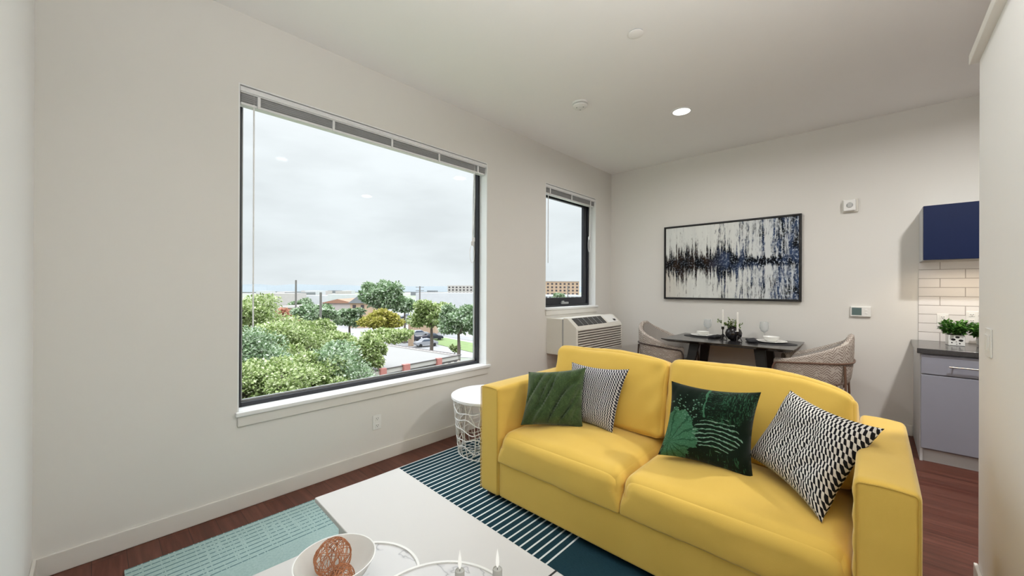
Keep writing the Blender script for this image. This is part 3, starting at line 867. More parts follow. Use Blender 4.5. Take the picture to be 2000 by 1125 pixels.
for i, (xa, xb) in enumerate(((IX0+.002, xm-.003), (xm+.003, IX1-.002))):
    s = SB(((xa+xb)/2, (1.766+2.46)/2, .268+.098), ((xb-xa)/2, (2.46-1.766)/2, .098), .070, nseg=44, rb=.010, puff=(.004, .010, .050), fn=seat_fn, wr=.005, seed=i*7+2)
    sc = s.build('seat_cushion', 'sofa', sofa, smooth=True)
def back_fn(i):
    def fn(p, q):
        t = (q.z+1)/2
        # crest bows; outer top corners droop
        if i == 1: p.z -= .075*max(0, q.x)**3*t
        else: p.z -= .028*max(0, q.x)**4*t
        p.z -= .012*max(0, -q.x)**6*t
        # creases running into the corners
        cr = noise.noise(Vector((p.x*7+i*5, p.z*9-p.x*6, i*3.3)))
        k = max(0, abs(q.x)-.35)*1.3
        if q.y < -.5: p.y += .024*cr*k
        p.y -= .03*(1-q.x**2)*(1-q.z**2)*(1 if q.y < -.9 else 0)
        return p
    return fn
for i, (xa, xb) in enumerate(((IX0+.004, xm-.004), (xm+.004, IX1-.004))):
    rot = Matrix.Rotation(math.radians(-14), 4, 'X')
    hz = .245
    s = SB(((xa+xb)/2, 2.435, .700), ((xb-xa)/2, .100, hz), .042, nseg=40, puff=(.006, .014, .012), fn=back_fn(i), wr=.007, seed=i*11+5, mat=rot)
    s.build('back_cushion', 'sofa', sofa, smooth=True)
for x in (SX0+.06, SX1-.06):
    for y in (SY0+.06, SY1-.06):
        box('leg', tuple(Vector((x-.025, y-.025, .0097 if x < 0 else .0005))-so), tuple(Vector((x+.025, y+.025, .046))-so), 'black_metal', sofa)

# ------------------------------------------------------------------ throw pillows
def pillow(name, corners, thick, m, label, seed, crease=.004, pinch=.10, cat='pillow', flap=None, N=44):
    TL, TR, BR, BL = [Vector(c) for c in corners]
    c0 = (TL+TR+BR+BL)/4
    nrm = (TR-BL).cross(TL-BR).normalized()
    if nrm.y > 0: nrm = -nrm           # towards the camera side
    root = tag(empty(name, c0), label, cat)
    def surf(u, v, side):
        # edges bow inwards, corners stay out
        a, b = 2*u-1, 2*v-1
        ub = u + (.5-u)*pinch*(1-b*b)
        vb = v + (.5-v)*pinch*(1-a*a)
        p = (BL*(1-ub)+BR*ub)*(1-vb)+(TL*(1-ub)+TR*ub)*vb
        prof = max(0, (1-a**4))**.55*max(0, (1-b**4))**.55
        w_ = noise.noise(Vector((u*3.1+seed, v*2.7, seed*.7)))*.6+noise.noise(Vector((u*9+seed, v*7, side)))*.25
        fold = abs(noise.noise(Vector((u*5-v*2+seed*3, v*1.3, 4.2))))
        h = thick*.5*prof*(1+.22*w_)-crease*(1-min(1, fold*5))*prof
        return p-c0+nrm*h*side
    mb = MB()
    mb.grid(lambda u, v: surf(u, v, 1), N, N)
    mb.grid(lambda u, v: surf(u, v, -1), N, N)
    o = mb.build('cover', m, root, smooth=True, weld=True)
    return root
pillow('throw_pillow', ((-1.735, 2.035, .808), (-1.372, 2.18, .868), (-1.345, 2.105, .498), (-1.690, 1.905, .488)), .13, 'green',
       'dark green throw pillow at the left arm of the sofa', 1.0, crease=.024, pinch=.07)
pillow('throw_pillow', ((-1.545, 2.275, .868), (-1.108, 2.255, .884), (-1.172, 2.165, .495), (-1.545, 2.19, .492)), .11, 'zig_grey',
       'small-patterned grey and white zigzag pillow behind the green pillow', 2.0, pinch=.10, crease=.008)
pillow('throw_pillow', ((-.818, 2.17, .874), (-.395, 2.17, .890), (-.412, 2.10, .488), (-.848, 2.062, .494)), .14, 'leafprint',
       'black and green tropical leaf print pillow in the middle of the sofa', 3.0, crease=.010, pinch=.11)
pillow('throw_pillow', ((-.303, 2.335, .886), (.030, 2.165, .822), (-.149, 1.930, .474), (-.462, 2.225, .553)), .17, 'zig',
       'large black and white patterned pillow leaning on the right arm of the sofa', 4.0, crease=.014, pinch=.13)

# ------------------------------------------------------------------ rug and tables
RX0, RX1, RY0, RY1 = -2.655, -.30, .108, 2.78
rug = MB().box((0, 0, 0), (RX1-RX0, RY1-RY0, .009)).build('area_rug', 'rug')
rug.location = (RX0, RY0, .0005)
tag(rug, 'teal flatweave rug with thin stripes under the sofa and coffee table', 'rug')

def coffee(name, c, rz, hx, hy, label, lines=()):
    r = tag(empty(name, c, rz), label, 'coffee table')
    box('tabletop', (-hx, -hy, .378), (hx, hy, .400), 'table_white', r, bevel=.004)
    ap = box('apron', (-hx+.14, -hy+.04, .345), (hx-.14, hy-.04, .378), 'table_white', r)
    for sx in (-1, 1):
        for sy in (-1, 1):
            box('leg', (sx*(hx-.17)-.02, sy*(hy-.07)-.02, 0), (sx*(hx-.17)+.02, sy*(hy-.07)+.02, .345), 'table_white', r, bevel=.004)
    for x in lines:
        box('inlay_line', (x-.0035, -hy, .3995), (x+.0035, hy, .4008), 'black_metal', r)
    return r
rz = -math.radians(2.1)
# far-left corner (-1.877,1.130); runs to the right
u = Vector((cos(rz), sin(rz), 0)); v = Vector((-sin(rz), cos(rz), 0))
hx, hy = .84, .2145
cA = Vector((-1.877, 1.130, .0095))+u*hx-v*hy
xl = 1.078-hx
coffee('coffee_table', cA, rz, hx, hy, 'off-white coffee table nearest the sofa with two thin dark lines', (xl, xl+.047))
hx2, hy2 = .60, .24
cB = Vector((-1.877, 1.130, .0095))+u*(.37+hx2)-v*(2*hy+.002+hy2)
coffee('coffee_table', cB, rz, hx2, hy2, 'off-white coffee table in front, under the white bowl')
TZ = .4095

tr = tag(empty('round_tray', (-1.238, .600, TZ)), 'round marble tray with a raised pale rim beside the white bowl', 'tray')
MB().lathe([(.186, 0), (.186, .007)], (0, 0, 0), 64).build('marble_disc', 'marble', tr, smooth=True)
MB().lathe([(.186, 0), (.186, .012), (.195, .012), (.197, .006), (.195, 0)], (0, 0, 0), 64, close=True).build('rim', 'white_ceramic', tr, smooth=True)
tr2 = tag(empty('round_tray', (-.915, .674, TZ)), 'larger round marble tray carrying the two lit candles', 'tray')
MB().lathe([(.205, 0), (.205, .0125)], (0, 0, 0), 64).build('foot', 'white_ceramic', tr2, smooth=True) if False else None
MB().lathe([(.110, 0), (.110, .013)], (0, 0, 0), 48).build('foot', 'white_ceramic', tr2, smooth=True)
MB().lathe([(.232, .013), (.232, .020)], (0, 0, 0), 64).build('marble_disc', 'marble', tr2, smooth=True)
MB().lathe([(.232, .013), (.232, .024), (.241, .024), (.243, .018), (.241, .013)], (0, 0, 0), 64, close=True).build('rim', 'white_ceramic', tr2, smooth=True)

# bowl
BR, BH = .120, .082
bp = on_z(655, 1097, TZ+BH)
bw = tag(empty('decorative_bowl', (bp.x, bp.y, TZ+.0125)), 'wide white bowl holding copper wire balls on the coffee table', 'bowl')
prof = [(.045, 0), (.05, .004), (.075, .018), (.103, .045), (.122, .080), (.124, .084), (.120, .084), (.100, .050), (.072, .024), (.04, .010), (.0005, .009)]
MB().lathe([(.0005, 0)]+prof, (0, 0, 0), 56).build('bowl_body', 'white_ceramic', bw, smooth=True)
def wire_ball(c, R, label, seed, n=27):
    r = tag(empty('wire_ball', c), label, 'decorative ball', 'copper wire balls in the bowl')
    rnd = random.Random(seed); mb = MB()
    for i in range(n):
        ax = Vector((rnd.gauss(0, 1), rnd.gauss(0, 1), rnd.gauss(0, 1))).normalized()
        e1 = ax.orthogonal().normalized(); e2 = ax.cross(e1)
        off = rnd.uniform(-.35, .35); rr = math.sqrt(1-off*off)
        ph = rnd.uniform(0, 6)
        pts = [(ax*off+e1*rr*cos(2*PI*k/30)+e2*rr*sin(2*PI*k/30)).normalized()*R*(1+.03*sin(3*2*PI*k/30+ph)) for k in range(30)]
        mb.tube(pts, .0011, 5, closed=True)
    mb.build('wires', 'copper', r, smooth=True)
b0 = Vector(bw.location)
q1 = at_depth(650, 1087, (b0-EYE).dot(AX_F)+.012); 
wire_ball((q1.x, q1.y, b0.z+.009+.066), .056, 'large copper wire ball in the white bowl', 3)
q2 = at_depth(668, 1118, (b0-EYE).dot(AX_F)-.05)
wire_ball((q2.x, q2.y, b0.z+.009+.047), .036, 'smaller copper wire ball in front in the white bowl', 8, 20)

def candle(px, py, label):
    p = on_z(px, py, TZ+.020+.075)
    r = tag(empty('candle', (p.x, p.y, TZ+.020)), label, 'candle')
    MB().lathe([(.0145, 0), (.0150, .003), (.0150, .073), (.0138, .076), (.0125, .073), (.002, .072)], (0, 0, 0), 28).build('wax', 'grey_wax', r, smooth=True)
    MB().tube([(0, 0, .070), (.0005, 0, .078), (.001, 0, .084)], .0009, 6).build('wick', 'dark_slot', r)
    MB().lathe([(.0003, .078), (.0045, .086), (.0058, .096), (.0048, .112), (.0026, .126), (.0003, .138)], (0, 0, 0), 16).build('flame', 'flame', r, smooth=True)
candle(898, 1114, 'lit grey candle nearer the white bowl')
candle(971.5, 1111, 'lit grey candle nearer the sofa')

# wire basket side table
stb = tag(empty('wire_side_table', (-2.412, 2.293, .0095)), 'round white side table with a wire basket base beside the sofa', 'side table')
MB().lathe([(.296, .452), (.306, .455), (.306, .473), (.300, .477)], (0, 0, 0), 64).build('tabletop', 'side_top', stb, smooth=True)
def RB(z): return .245+(.288-.245)*(z/.45)**.9
rnd = random.Random(21); wm = MB()
NR = 6
ringz = [.004, .075, .150, .225, .300, .375, .448]
def rp(a, z): return Vector((RB(z)*cos(a), RB(z)*sin(a), z))
for k, z in enumerate(ringz):
    amp = 0 if k in (0, 6) else .016
    ph = rnd.uniform(0, 6); ph2 = rnd.uniform(0, 6)
    pts = []
    for i in range(72):
        a = 2*PI*i/72; zz = z+amp*(sin(5*a+ph)+.6*sin(9*a+ph2))
        pts.append(rp(a, zz))
    wm.tube(pts, .0040 if k else .0045, 6, closed=True)
for i in range(26):
    a = 2*PI*i/26; b = a
    pts = []
    for k, z in enumerate(ringz):
        b = a+rnd.uniform(-.11, .11)
        pts.append(rp(b, z))
    wm.tube(pts, .0036, 6)
for i in range(30):
    a = rnd.uniform(0, 2*PI); k = rnd.randrange(0, 5); s = rnd.choice((-1, 1))
    pts = [rp(a+s*.27*t, ringz[k]+(ringz[k+1]-ringz[k])*t*1.0) for t in (0, .33, .66, 1)]
    wm.tube(pts, .0026, 6)
for i in range(9):                       # base web
    a = PI*i/9
    wm.tube([rp(a, .004), Vector((.01*cos(a*3), .01*sin(a*3), .004)), rp(a+PI, .004)], .0028, 6)
wm.build('wire_basket', 'wire_white', stb, smooth=True)

# ------------------------------------------------------------------ dining set
DZ = .81
TX0, TX1, TY0, TY1 = -1.808, -.558, 4.475, 5.262
dt = tag(empty('dining_table', ((TX0+TX1)/2, (TY0+TY1)/2, 0)), 'black rectangular dining table with splayed legs below the painting', 'dining table')
do_ = Vector(dt.location)
mb = MB()
hx, hy = (TX1-TX0)/2, (TY1-TY0)/2
top = [(-hx, -hy), (hx, -hy), (hx, hy), (-hx, hy)]
def slab(mb, rings):
    R = [[mb.bm.verts.new((sx*(hx-i), sy*(hy-i), z)) for sx, sy in ((-1, -1), (1, -1), (1, 1), (-1, 1))] for i, z in rings]
    mb.bm.faces.new(R[0][::-1]); mb.bm.faces.new(R[-1])
    for a, b in zip(R, R[1:]):
        for k in range(4): mb.bm.faces.new((a[k], a[(k+1) % 4], b[(k+1) % 4], b[k]))
slab(mb, [(.055, DZ-.034), (0, DZ-.008), (0, DZ)])
def table_mat():
    t = NT('black_table_surface')
    n = t.noise(t.mapping(t.coord(), (2, 9, 1)), 2, 4)
    t.base(t.mix(n, (.020, .019, .020, 1), (.034, .032, .033, 1)), .20, spec=.8)
    return t.m
mb.build('tabletop', table_mat(), dt)
def tleg(x0, y0, x1, y1, w0, w1):
    mb = MB(); t0, t1 = .026, .022
    za, zb = DZ-.034, 0
    A = [mb.bm.verts.new((x0+a*w0, y0+b*t0, za)) for a, b in ((-1, -1), (1, -1), (1, 1), (-1, 1))]
    B = [mb.bm.verts.new((x1+a*w1, y1+b*t1, zb)) for a, b in ((-1, -1), (1, -1), (1, 1), (-1, 1))]
    mb.bm.faces.new(A); mb.bm.faces.new(B[::-1])
    for k in range(4): mb.bm.faces.new((A[k], A[(k+1) % 4], B[(k+1) % 4], B[k]))
    return mb
for sx in (-1, 1):
    for sy in (-1, 1):
        tleg(sx*(hx-.31), sy*(hy-.20), sx*(hx-.20), sy*(hy-.06), .050, .028).build('leg', 'black_metal', dt, bevel=.003)

def tub_chair(loc, rz, rail_m, label):
    """barrel chair; local +x is the front"""
    r = tag(empty('tub_chair', loc, rz), label, 'dining chair')
    Rw, Rd = .285, .285
    def plan(t, off=0):
        # t 0..1 from front of the one arm round the back to the other
        a = math.radians(38)+t*math.radians(284)
        n_ = 2.7
        ca, sa = cos(a), sin(a)
        k = (abs(ca)**n_+abs(sa)**n_)**(-1/n_)
        return Vector(((Rd-off)*k*ca*(1.0), (Rw-off)*k*sa, 0))
    def topz(t):
        s = abs(2*t-1)
        return .695+.255*min(1, max(0, (.97-s)*1.16))**1.45
    zb = .455
    def sh(u, v):      # v goes from the bottom outside, over the lip, to the bottom inside
        zt = topz(u)
        lean = .035
        if v <= .46: k = v/.46; off = -.0; z = zb+(zt-zb)*k; o = .0-lean*k*1.0-.02*sin(PI*k)*.5
        elif v <= .54:
            k = (v-.46)/.08; z = zt+.018*sin(k*PI); o = -lean+.05*k
        else: k = (v-.54)/.46; z = zt-(zt-zb)*k; o = .05-lean*(1-k)
        if v < .12: o += .05*(1-v/.12)**2
        p = plan(u, o); p.z = z
        return p
    mb = MB(); mb.grid(sh, 64, 30); 
    mb.build('shell', 'herring', r, smooth=True)
    s = soft_box((0.0, 0, .505), (.245, .225, .05), .04, nseg=18, puff=(0, 0, .02)); s.build('seat', 'seat_grey', r, smooth=True)
    # inner pad, plainer cloth
    ip = MB()
    ip.grid(lambda u, v: (lambda p, z: Vector((p.x, p.y, z)))(plan(.04+.92*u, .052-.035*v+.004), .53+(topz(.04+.92*u)-.545)*v), 48, 10)
    ip.build('inner_pad', 'seat_grey', r, smooth=True)
    rail = MB(); pts = []
    for i in range(49):
        t = .03+.94*i/48
        s_ = abs(2*t-1)
        zz = .665+.055*max(0, 1-s_**3)
        q = plan(t, -.036); q.z = zz; pts.append(q)
    for side in (0, -1):
        e = pts[side]; d_ = Vector((.03, 0, 0))
        ext = [e+Vector((.02, 0, -.012)), e+Vector((.033, 0, -.045)), e+Vector((.038, 0, -.10)), e+Vector((.05, 0, -.64+.0)) ]
        ext[-1].z = .0
        if side == 0: pts_front = ext[::-1]+[]
        else: pts_back = ext
    rail.tube(pts_front[1:]+pts+pts_back[:-1], .0085, 8)
    rail.build('rail', rail_m, r, smooth=True)
    for e in (pts_front[1], pts_back[-2]):
        f_ = Vector((e.x+.012, e.y*1.03, 0))
        MB().tube([e, f_], [.010, .008], 8).build('leg', rail_m, r, smooth=True)
    for t in (.35, .65):
        q = plan(t, -.040); q.z = .70
        f_ = Vector((q.x*1.10, q.y*1.12, 0))
        MB().tube([q, f_], [.010, .008], 8).build('leg', rail_m, r, smooth=True)
    return r
tub_chair((-1.875, 4.84, 0), 0, 'rail_dark', 'pale tub chair with a dark rail at the window end of the dining table')
tub_chair((-.455, 4.78, 0), PI, 'rail_wood', 'herringbone tub chair with a brown rail at the kitchen end of the dining table')

def placemat(name, c, rx, ry, label):
    mt = Matrix.Diagonal((rx, ry, 1, 1))
    r = tag(empty(name, (*c, DZ)), label, 'placemat')
    MB().lathe([(1, 0), (1, .003), (.985, .005)], (0, 0, 0), 56, mt).build('mat', 'placemat', r, smooth=True)
    return r
def napkin(c, rz, label, seed):
    r = tag(empty('folded_napkin', (*c, DZ+.005), rz), label, 'napkin')
    def fn(p, q):
        p.z += .007*noise.noise(Vector((p.x*22+seed, p.y*16, 0)))+.006*sin(p.x*60)*(1 if q.z > 0 else 0)*.6
        p.z = max(p.z, -.0118)
        return p
    soft_box((0, 0, .0125), (.045, .105, .012), .010, nseg=22, puff=(0, 0, .006), fn=fn).build('cloth', 'napkin', r, smooth=True)
def plate(c, R, label, z):
    r = tag(empty('dinner_plate', (*c, z)), label, 'plate')
    MB().lathe([(.0005, 0), (.6*R, 0), (.66*R, .003), (R, .014), (R*.99, .017), (.66*R, .008), (.0005, .006)], (0, 0, 0), 48).build('plate_body', 'white_ceramic', r, smooth=True)
def bowl(c, R, hgt, label, z):
    r = tag(empty('soup_bowl', (*c, z)), label, 'bowl')
    MB().lathe([(.0005, 0), (.5*R, 0), (.55*R, .003), (.88*R, hgt*.5), (R, hgt), (R-.004, hgt), (.82*R, hgt*.5), (.45*R, .009), (.0005, .007)], (0, 0, 0), 44).build('bowl_body', 'white_ceramic', r, smooth=True)
def wineglass(c, hgt, label):
    r = tag(empty('wine_glass', (*c, DZ)), label, 'glass')
    s = hgt/.20
    MB().lathe([(.0005, .086*s), (.012, .088*s), (.034, .104*s), (.045, .130*s), (.046, .16*s), (.041, .20*s), (.0396, .20*s), (.0445, .16*s), (.0435, .131*s), (.033, .107*s), (.012, .091*s), (.0005, .0895*s)], (0, 0, 0), 32).build('cup', 'cup', r, smooth=True)
    MB().lathe([(.033, 0), (.033, .0015), (.012, .005*s), (.0035, .014*s), (.0030, .05*s), (.004, .078*s), (.011, .0875*s), (.0005, .0878*s)], (0, 0, 0), 24).build('stem', 'cup', r, smooth=True)
placemat('oval_placemat', (-1.515, 5.005), .215, .14, 'black oval placemat at the window end of the dining table')
plate((-1.525, 5.035), .135, 'white dinner plate on the window end placemat', DZ+.005)
bowl((-1.525, 5.035), .070, .045, 'white bowl on the plate at the window end of the table', DZ+.013)
napkin((-1.36, 4.975), -.25, 'black folded napkin beside the plate at the window end', 1)
placemat('oval_placemat', (-.800, 4.895), .225, .145, 'black oval placemat at the kitchen end of the dining table')
plate((-.812, 4.945), .145, 'white dinner plate on the kitchen end placemat', DZ+.005)
bowl((-.812, 4.945), .080, .052, 'white bowl on the plate at the kitchen end of the table', DZ+.013)
napkin((-.975, 4.855), .35, 'black folded napkin beside the plate at the kitchen end', 5)
wineglass((-1.515, 5.19), .195, 'clear wine glass behind the plate at the window end')
wineglass((-.905, 5.12), .205, 'clear wine glass behind the plate at the kitchen end')

# centrepiece
va = tag(empty('vase', (-1.150, 4.86, DZ)), 'round black vase holding green sprigs in the middle of the dining table', 'vase')
MB().lathe([(.0005, 0), (.028, 0), (.052, .014), (.078, .048), (.084, .085), (.070, .122), (.042, .144), (.034, .152), (.036, .160), (.030, .160), (.028, .150), (.038, .138), (.0005, .12)], (0, 0, 0), 36).build('vase_body', 'black_ceramic', va, smooth=True)
sg = tag(empty('sprig_bunch', (-1.150, 4.86, DZ+.155)), 'small bunch of pale green sprigs standing in the black vase', 'sprigs')
rnd = random.Random(5); fm = MB(); sm = MB()
for i in range(17):
    a = rnd.uniform(0, 2*PI); L = rnd.uniform(.07, .13); el = rnd.uniform(.35, 1.2)
    if i < 4: a = PI+rnd.uniform(-.5, .3); L = rnd.uniform(.15, .19); el = rnd.uniform(.25, .5)
    pts = []
    for k in range(7):
        t = k/6
        pts.append(Vector((cos(a)*cos(el)*L*t, sin(a)*cos(el)*L*t, -.03+L*sin(el)*t*(1.2-.3*t)+.03*t)))
    sm.tube(pts, .0013, 4)
    for k in range(16):
        t = rnd.uniform(.25, 1); p = pts[0].lerp(pts[-1], t); p.z = pts[min(6, int(t*6))].z
        d = Vector((rnd.gauss(0, 1), rnd.gauss(0, 1), rnd.gauss(.3, .7))).normalized()
        fm.leaf(p, d, Vector((0, 0, 1)), rnd.uniform(.018, .032), rnd.uniform(.011, .018))
fm.build('leaves', 'sprig', sg); sm.build('stems', 'sprig', sg)
def candlestick(c, top, wtop, label, lab2):
    r = tag(empty('candlestick', (*c, DZ)), label, 'candle holder')
    mb = MB()
    mb.lathe([(.0005, .012), (.006, .012), (.006, top-.035), (.014, top-.028), (.015, top), (.011, top), (.010, top-.014), (.0005, top-.014)], (0, 0, 0), 20)
    mb.build('stem', 'black_ceramic', r, smooth=True)
    MB().lathe([(.040, 0), (.040, .004), (.012, .010), (.006, .014), (.0005, .014)], (0, 0, 0), 28).build('base', 'black_ceramic', r, smooth=True)
    for k in range(3):
        a = 2*PI*k/3+.5
        MB().tube([(0, 0, .07), (.028*cos(a), .028*sin(a), .04), (.045*cos(a), .045*sin(a), .004)], .004, 6).build('foot', 'black_ceramic', r, smooth=True)
    q = tag(empty('taper_candle', (*c, DZ+top-.0135)), lab2, 'candle')
    Lc = wtop-(top-.0135)
    MB().lathe([(.0105, 0), (.0102, Lc-.03), (.008, Lc-.006), (.002, Lc)], (0, 0, 0), 20).build('wax', 'wax', q, smooth=True)
    MB().tube([(0, 0, Lc-.001), (.001, 0, Lc+.008)], .0008, 5).build('wick', 'dark_slot', q)
candlestick((-1.252, 4.83), .150, .345, 'black candlestick left of the vase', 'slim white candle left of the vase')
candlestick((-1.085, 4.745), .112, .325, 'low black candlestick in front of the vase', 'slim white candle in front of the vase')

# ------------------------------------------------------------------ outside
GZ = -10.0
gd = MB().box((-900, -700, GZ-.5), (-4.5, 1500, GZ)).build('ground', 'ground'); gd['kind'] = 'structure'
def quad_ground(name, pxs, z, m, th=.05):
    P = [on_z(px, py, z) for px, py in pxs]
    o = MB().prism([(p.x, p.y) for p in P], GZ, z, 'z').build(name, m); o['kind'] = 'structure'; return o
quad_ground('parking_lot', [(560, 640), (560, 606), (790, 600), (1010, 640), (940, 700), (760, 690)], GZ+.05, 'concrete')
quad_ground('lawn', [(835, 668), (1030, 712), (1030, 690), (845, 655)], GZ+.12, 'grass')
quad_ground('road', [(840, 652), (1030, 683), (1030, 676), (840, 646)], GZ+.10, 'asphalt')

# hills on the horizon
hm = MB()
rnd = random.Random(2)
for a, b, D, hgt in ((380, 760, 1150, 12), (650, 1300, 1250, 9), (200, 520, 1000, 6)):
    pts = []
    n = 24
    for i in range(n+1):
        px = a+(b-a)*i/n; p = at_depth(px, 562, D)
        hh = GZ+11.4+hgt*(.4+.6*sin(PI*i/n))*(.75+.5*noise.noise(Vector((i*.35, a, 0))))
        pts.append((p, hh))
    for (p, h1), (q, h2) in zip(pts, pts[1:]):
        dd = Vector((p.x, p.y, 0)).normalized()*120
        vs = [hm.bm.verts.new(x) for x in ((p.x-dd.x*.6, p.y-dd.y*.6, GZ), (q.x-dd.x*.6, q.y-dd.y*.6, GZ), (q.x, q.y, h2), (p.x, p.y, h1), (p.x+dd.x, p.y+dd.y, GZ), (q.x+dd.x, q.y+dd.y, GZ))]
        hm.bm.faces.new((vs[0], vs[1], vs[2], vs[3])); hm.bm.faces.new((vs[3], vs[2], vs[5], vs[4]))
ho = hm.build('hills', 'hill', smooth=True, recalc=False); ho['kind'] = 'structure'

# flat-roofed building below
RZ_ = -4.0
P1 = on_z(899, 693.5, RZ_)                      # right corner of the roof
Q1 = on_z(748, 722, RZ_); Q2 = on_z(745, 664, RZ_)
eN = (Q1-P1); eN.z = 0; eN.normalize()
eF = Vector((eN.y, -eN.x, 0))
if eF.dot(Q2-P1) < 0: eF = -eF
bld = empty('flat_roofed_building', (P1.x, P1.y, GZ))
tag(bld, 'low cream and red brick building with a wide white flat roof below the large window', 'building')
LN, LF = 8.6, 18.0
def BM_(name, m, boxes, parent=bld, bevel=0):
    mb = MB()
    mt = Matrix(((eN.x, eF.x, 0, 0), (eN.y, eF.y, 0, 0), (0, 0, 1, 0), (0, 0, 0, 1)))
    for a, b in boxes: mb.box(a, b, mt)
    return mb.build(name, m, parent)
Hh = RZ_-GZ
BM_('walls', 'cream', [((0, 0, 0), (LN, LF, Hh-.45))])
BM_('brick_band', 'brick', [((-.05, -.05, Hh-1.15), (LN, LF, Hh-.95))])
BM_('roof', 'roof_white', [((.15, .15, Hh-.45), (LN-.15, LF-.15, Hh-.10))])
BM_('parapet', 'pale', [((0, 0, Hh-.30), (LN, .22, Hh)), ((0, 0, Hh-.30), (.22, LF, Hh)), ((LN-.22, 0, Hh-.30), (LN, LF, Hh))])
BM_('coping', 'coping', [((-.06, -.06, Hh), (LN, .04, Hh+.05)), ((-.06, -.06, Hh), (.04, LF, Hh+.04))])
def along(px):
    # distance from the roof corner along the street front
    lo, hi = 0.0, LN
    for _ in range(40):
        m_ = (lo+hi)/2; v_ = P1+eN*m_-EYE
        if CX+FPX*v_.dot(AX_R)/v_.dot(AX_F) > px: lo = m_
        else: hi = m_
    return (lo+hi)/2
piers = [(along(860), along(852)), (along(798), along(786)), (along(752), along(741))]
for x0_, x1_ in piers: BM_('brick_pier', 'brick', [((x0_, -.20, 0), (x1_, .1, Hh+.10))])
x = .4
while x < LN-.5:
    if not any(p0-.35 < x < p1+.05 for p0, p1 in piers):
        BM_('window', 'ext_dark', [((x, -.03, Hh-.72), (x+.26, .05, Hh-.44))])
    x += .66
for (a, b) in ((6.5, 9), (11, 16)): BM_('roof_vent', 'ext_grey', [((a, b, Hh-.12), (a+.7, b+.7, Hh+.4))])

# buildings further away : (name,label,cat, px0,px1, y_top, y_bottom, depth, mat, windows(cols,rows))
def far_block(name, label, px0, px1, ytop, ybot, D, m, wins=None, depth=14, roof=None, cat='building', gable=None):
    a = at_depth(px0, ybot, D); b = at_depth(px1, ybot, D)
    zt = at_depth((px0+px1)/2, ytop, D).z
    r = tag(empty(name, (a.x, a.y, GZ)), label, cat)
    ex = Vector((b.x-a.x, b.y-a.y, 0)); L = ex.length; ex.normalize(); ey = Vector((-ex.y, ex.x, 0))
    if ey.dot(AX_F) < 0: ey = -ey
    mt = Matrix(((ex.x, ey.x, 0, 0), (ex.y, ey.y, 0, 0), (0, 0, 1, 0), (0, 0, 0, 1)))
    hh = zt-GZ
    MB().box((0, 0, 0), (L, depth, hh), mt).build('walls', m, r)
    if roof and not gable: MB().box((-.4, -.4, hh), (L+.4, depth+.4, hh+.5), mt).build('roof', roof, r)
    if gable:
        mb = MB().prism([(-.5, hh), (L/2, hh+gable), (L+.5, hh)], -.5, depth+.5, 'y')
        for v_ in mb.bm.verts: v_.co = mt @ v_.co
        mb.build('roof', roof, r)
    if wins:
        nx, nz, wz, hz_, drop = wins
        for i in range(nx):
            for j in range(nz):
                x = L*(i+.5)/nx; z = hh-drop*(j+.7)
                MB().box((x-wz/2, -.12, z-hz_/2), (x+wz/2, .05, z+hz_/2), mt).build('window', 'ext_dark', r)
    return r
far_block('apartment_building', 'tan apartment building with rows of windows seen through the small window', 1058, 1131, 550, 590, 340, 'tan', (9, 4, 1.7, 1.5, 2.9), roof='pale')
far_block('apartment_building', 'pale apartment building on the horizon at the right of the large window', 874, 945, 557.5, 584, 420, 'pale', (10, 3, 1.9, 1.5, 2.9))
far_block('warehouse', 'long white warehouse below the pale apartment building', 812, 960, 572, 590, 150, 'ext_white')
far_block('warehouse', 'long white warehouse near the utility pole at the left', 582, 640, 577, 584, 260, 'ext_white')
far_block('warehouse', 'white warehouse left of the tall round tree', 640, 702, 575, 583, 230, 'ext_white')
far_block('warehouse', 'pale low shed above the trees at the far left of the large window', 500, 575, 573, 583, 240, 'pale')
far_block('warehouse', 'distant grey shed on the horizon at the left', 556, 600, 571, 577, 330, 'ext_grey')
far_block('brick_house', 'low red brick house behind the trees at the left', 546, 582, 602, 622, 105, 'brick', (4, 1, 1.0, 1.0, 1.6), roof='pale', cat='house')
far_block('long_house', 'long house with an orange roof', 630, 690, 592, 606, 125, 'pale', roof='terracotta', cat='house', gable=1.3)
far_block('gabled_house', 'grey gabled house left of the tall round tree', 684, 716, 592, 608, 110, 'tan', (2, 1, .9, .9, 1.4), roof='ext_grey', cat='house', gable=2.0)
far_block('gabled_house', 'small tan shop between the trees at the right', 806, 850, 626, 640, 95, 'tan', None, roof='terracotta', cat='house')
far_block('warehouse', 'white shed behind the round tree in the small window', 1062, 1140, 577, 586, 110, 'ext_white', (9, 1, .8, .6, 1.0))

rnd = random.Random(77)
for i in range(16):
    px0 = [500, 520, 541, 596, 612, 655, 668, 802, 815, 834, 850, 1062, 1080, 1102, 588, 640][i]
    D_ = rnd.uniform(420, 640); w_ = rnd.uniform(12, 26)
    o_ = far_block('distant_shed', 'tiny pale shed on the hazy skyline', px0, px0+w_, rnd.uniform(567, 572), 580, 430+i*23, rnd.choice(('ext_white', 'pale', 'ext_grey')), depth=20)
    o_['group'] = 'tiny sheds on the skyline'
def pole(px, ytop, ybase_z, D, r0, label, arms=0):
    p = at_depth(px, 560, D); zt = at_depth(px, ytop, D).z
    r = tag(empty('utility_pole', (p.x, p.y, GZ)), label, 'pole')
    MB().tube([(0, 0, 0), (0, 0, zt-GZ)], [r0, r0*.75], 8).build('post', 'pole', r, smooth=True)
    for k in range(arms):
        z = zt-GZ-.4-k*1.1
        MB().box((-1.3, -.09, z), (1.3, .09, z+.16), Matrix.Rotation(YAW+.3, 4, 'Z')).build('crossarm', 'pole', r)
pole(578, 547, 0, 75, .22, 'thin tall pole on the skyline at the left')
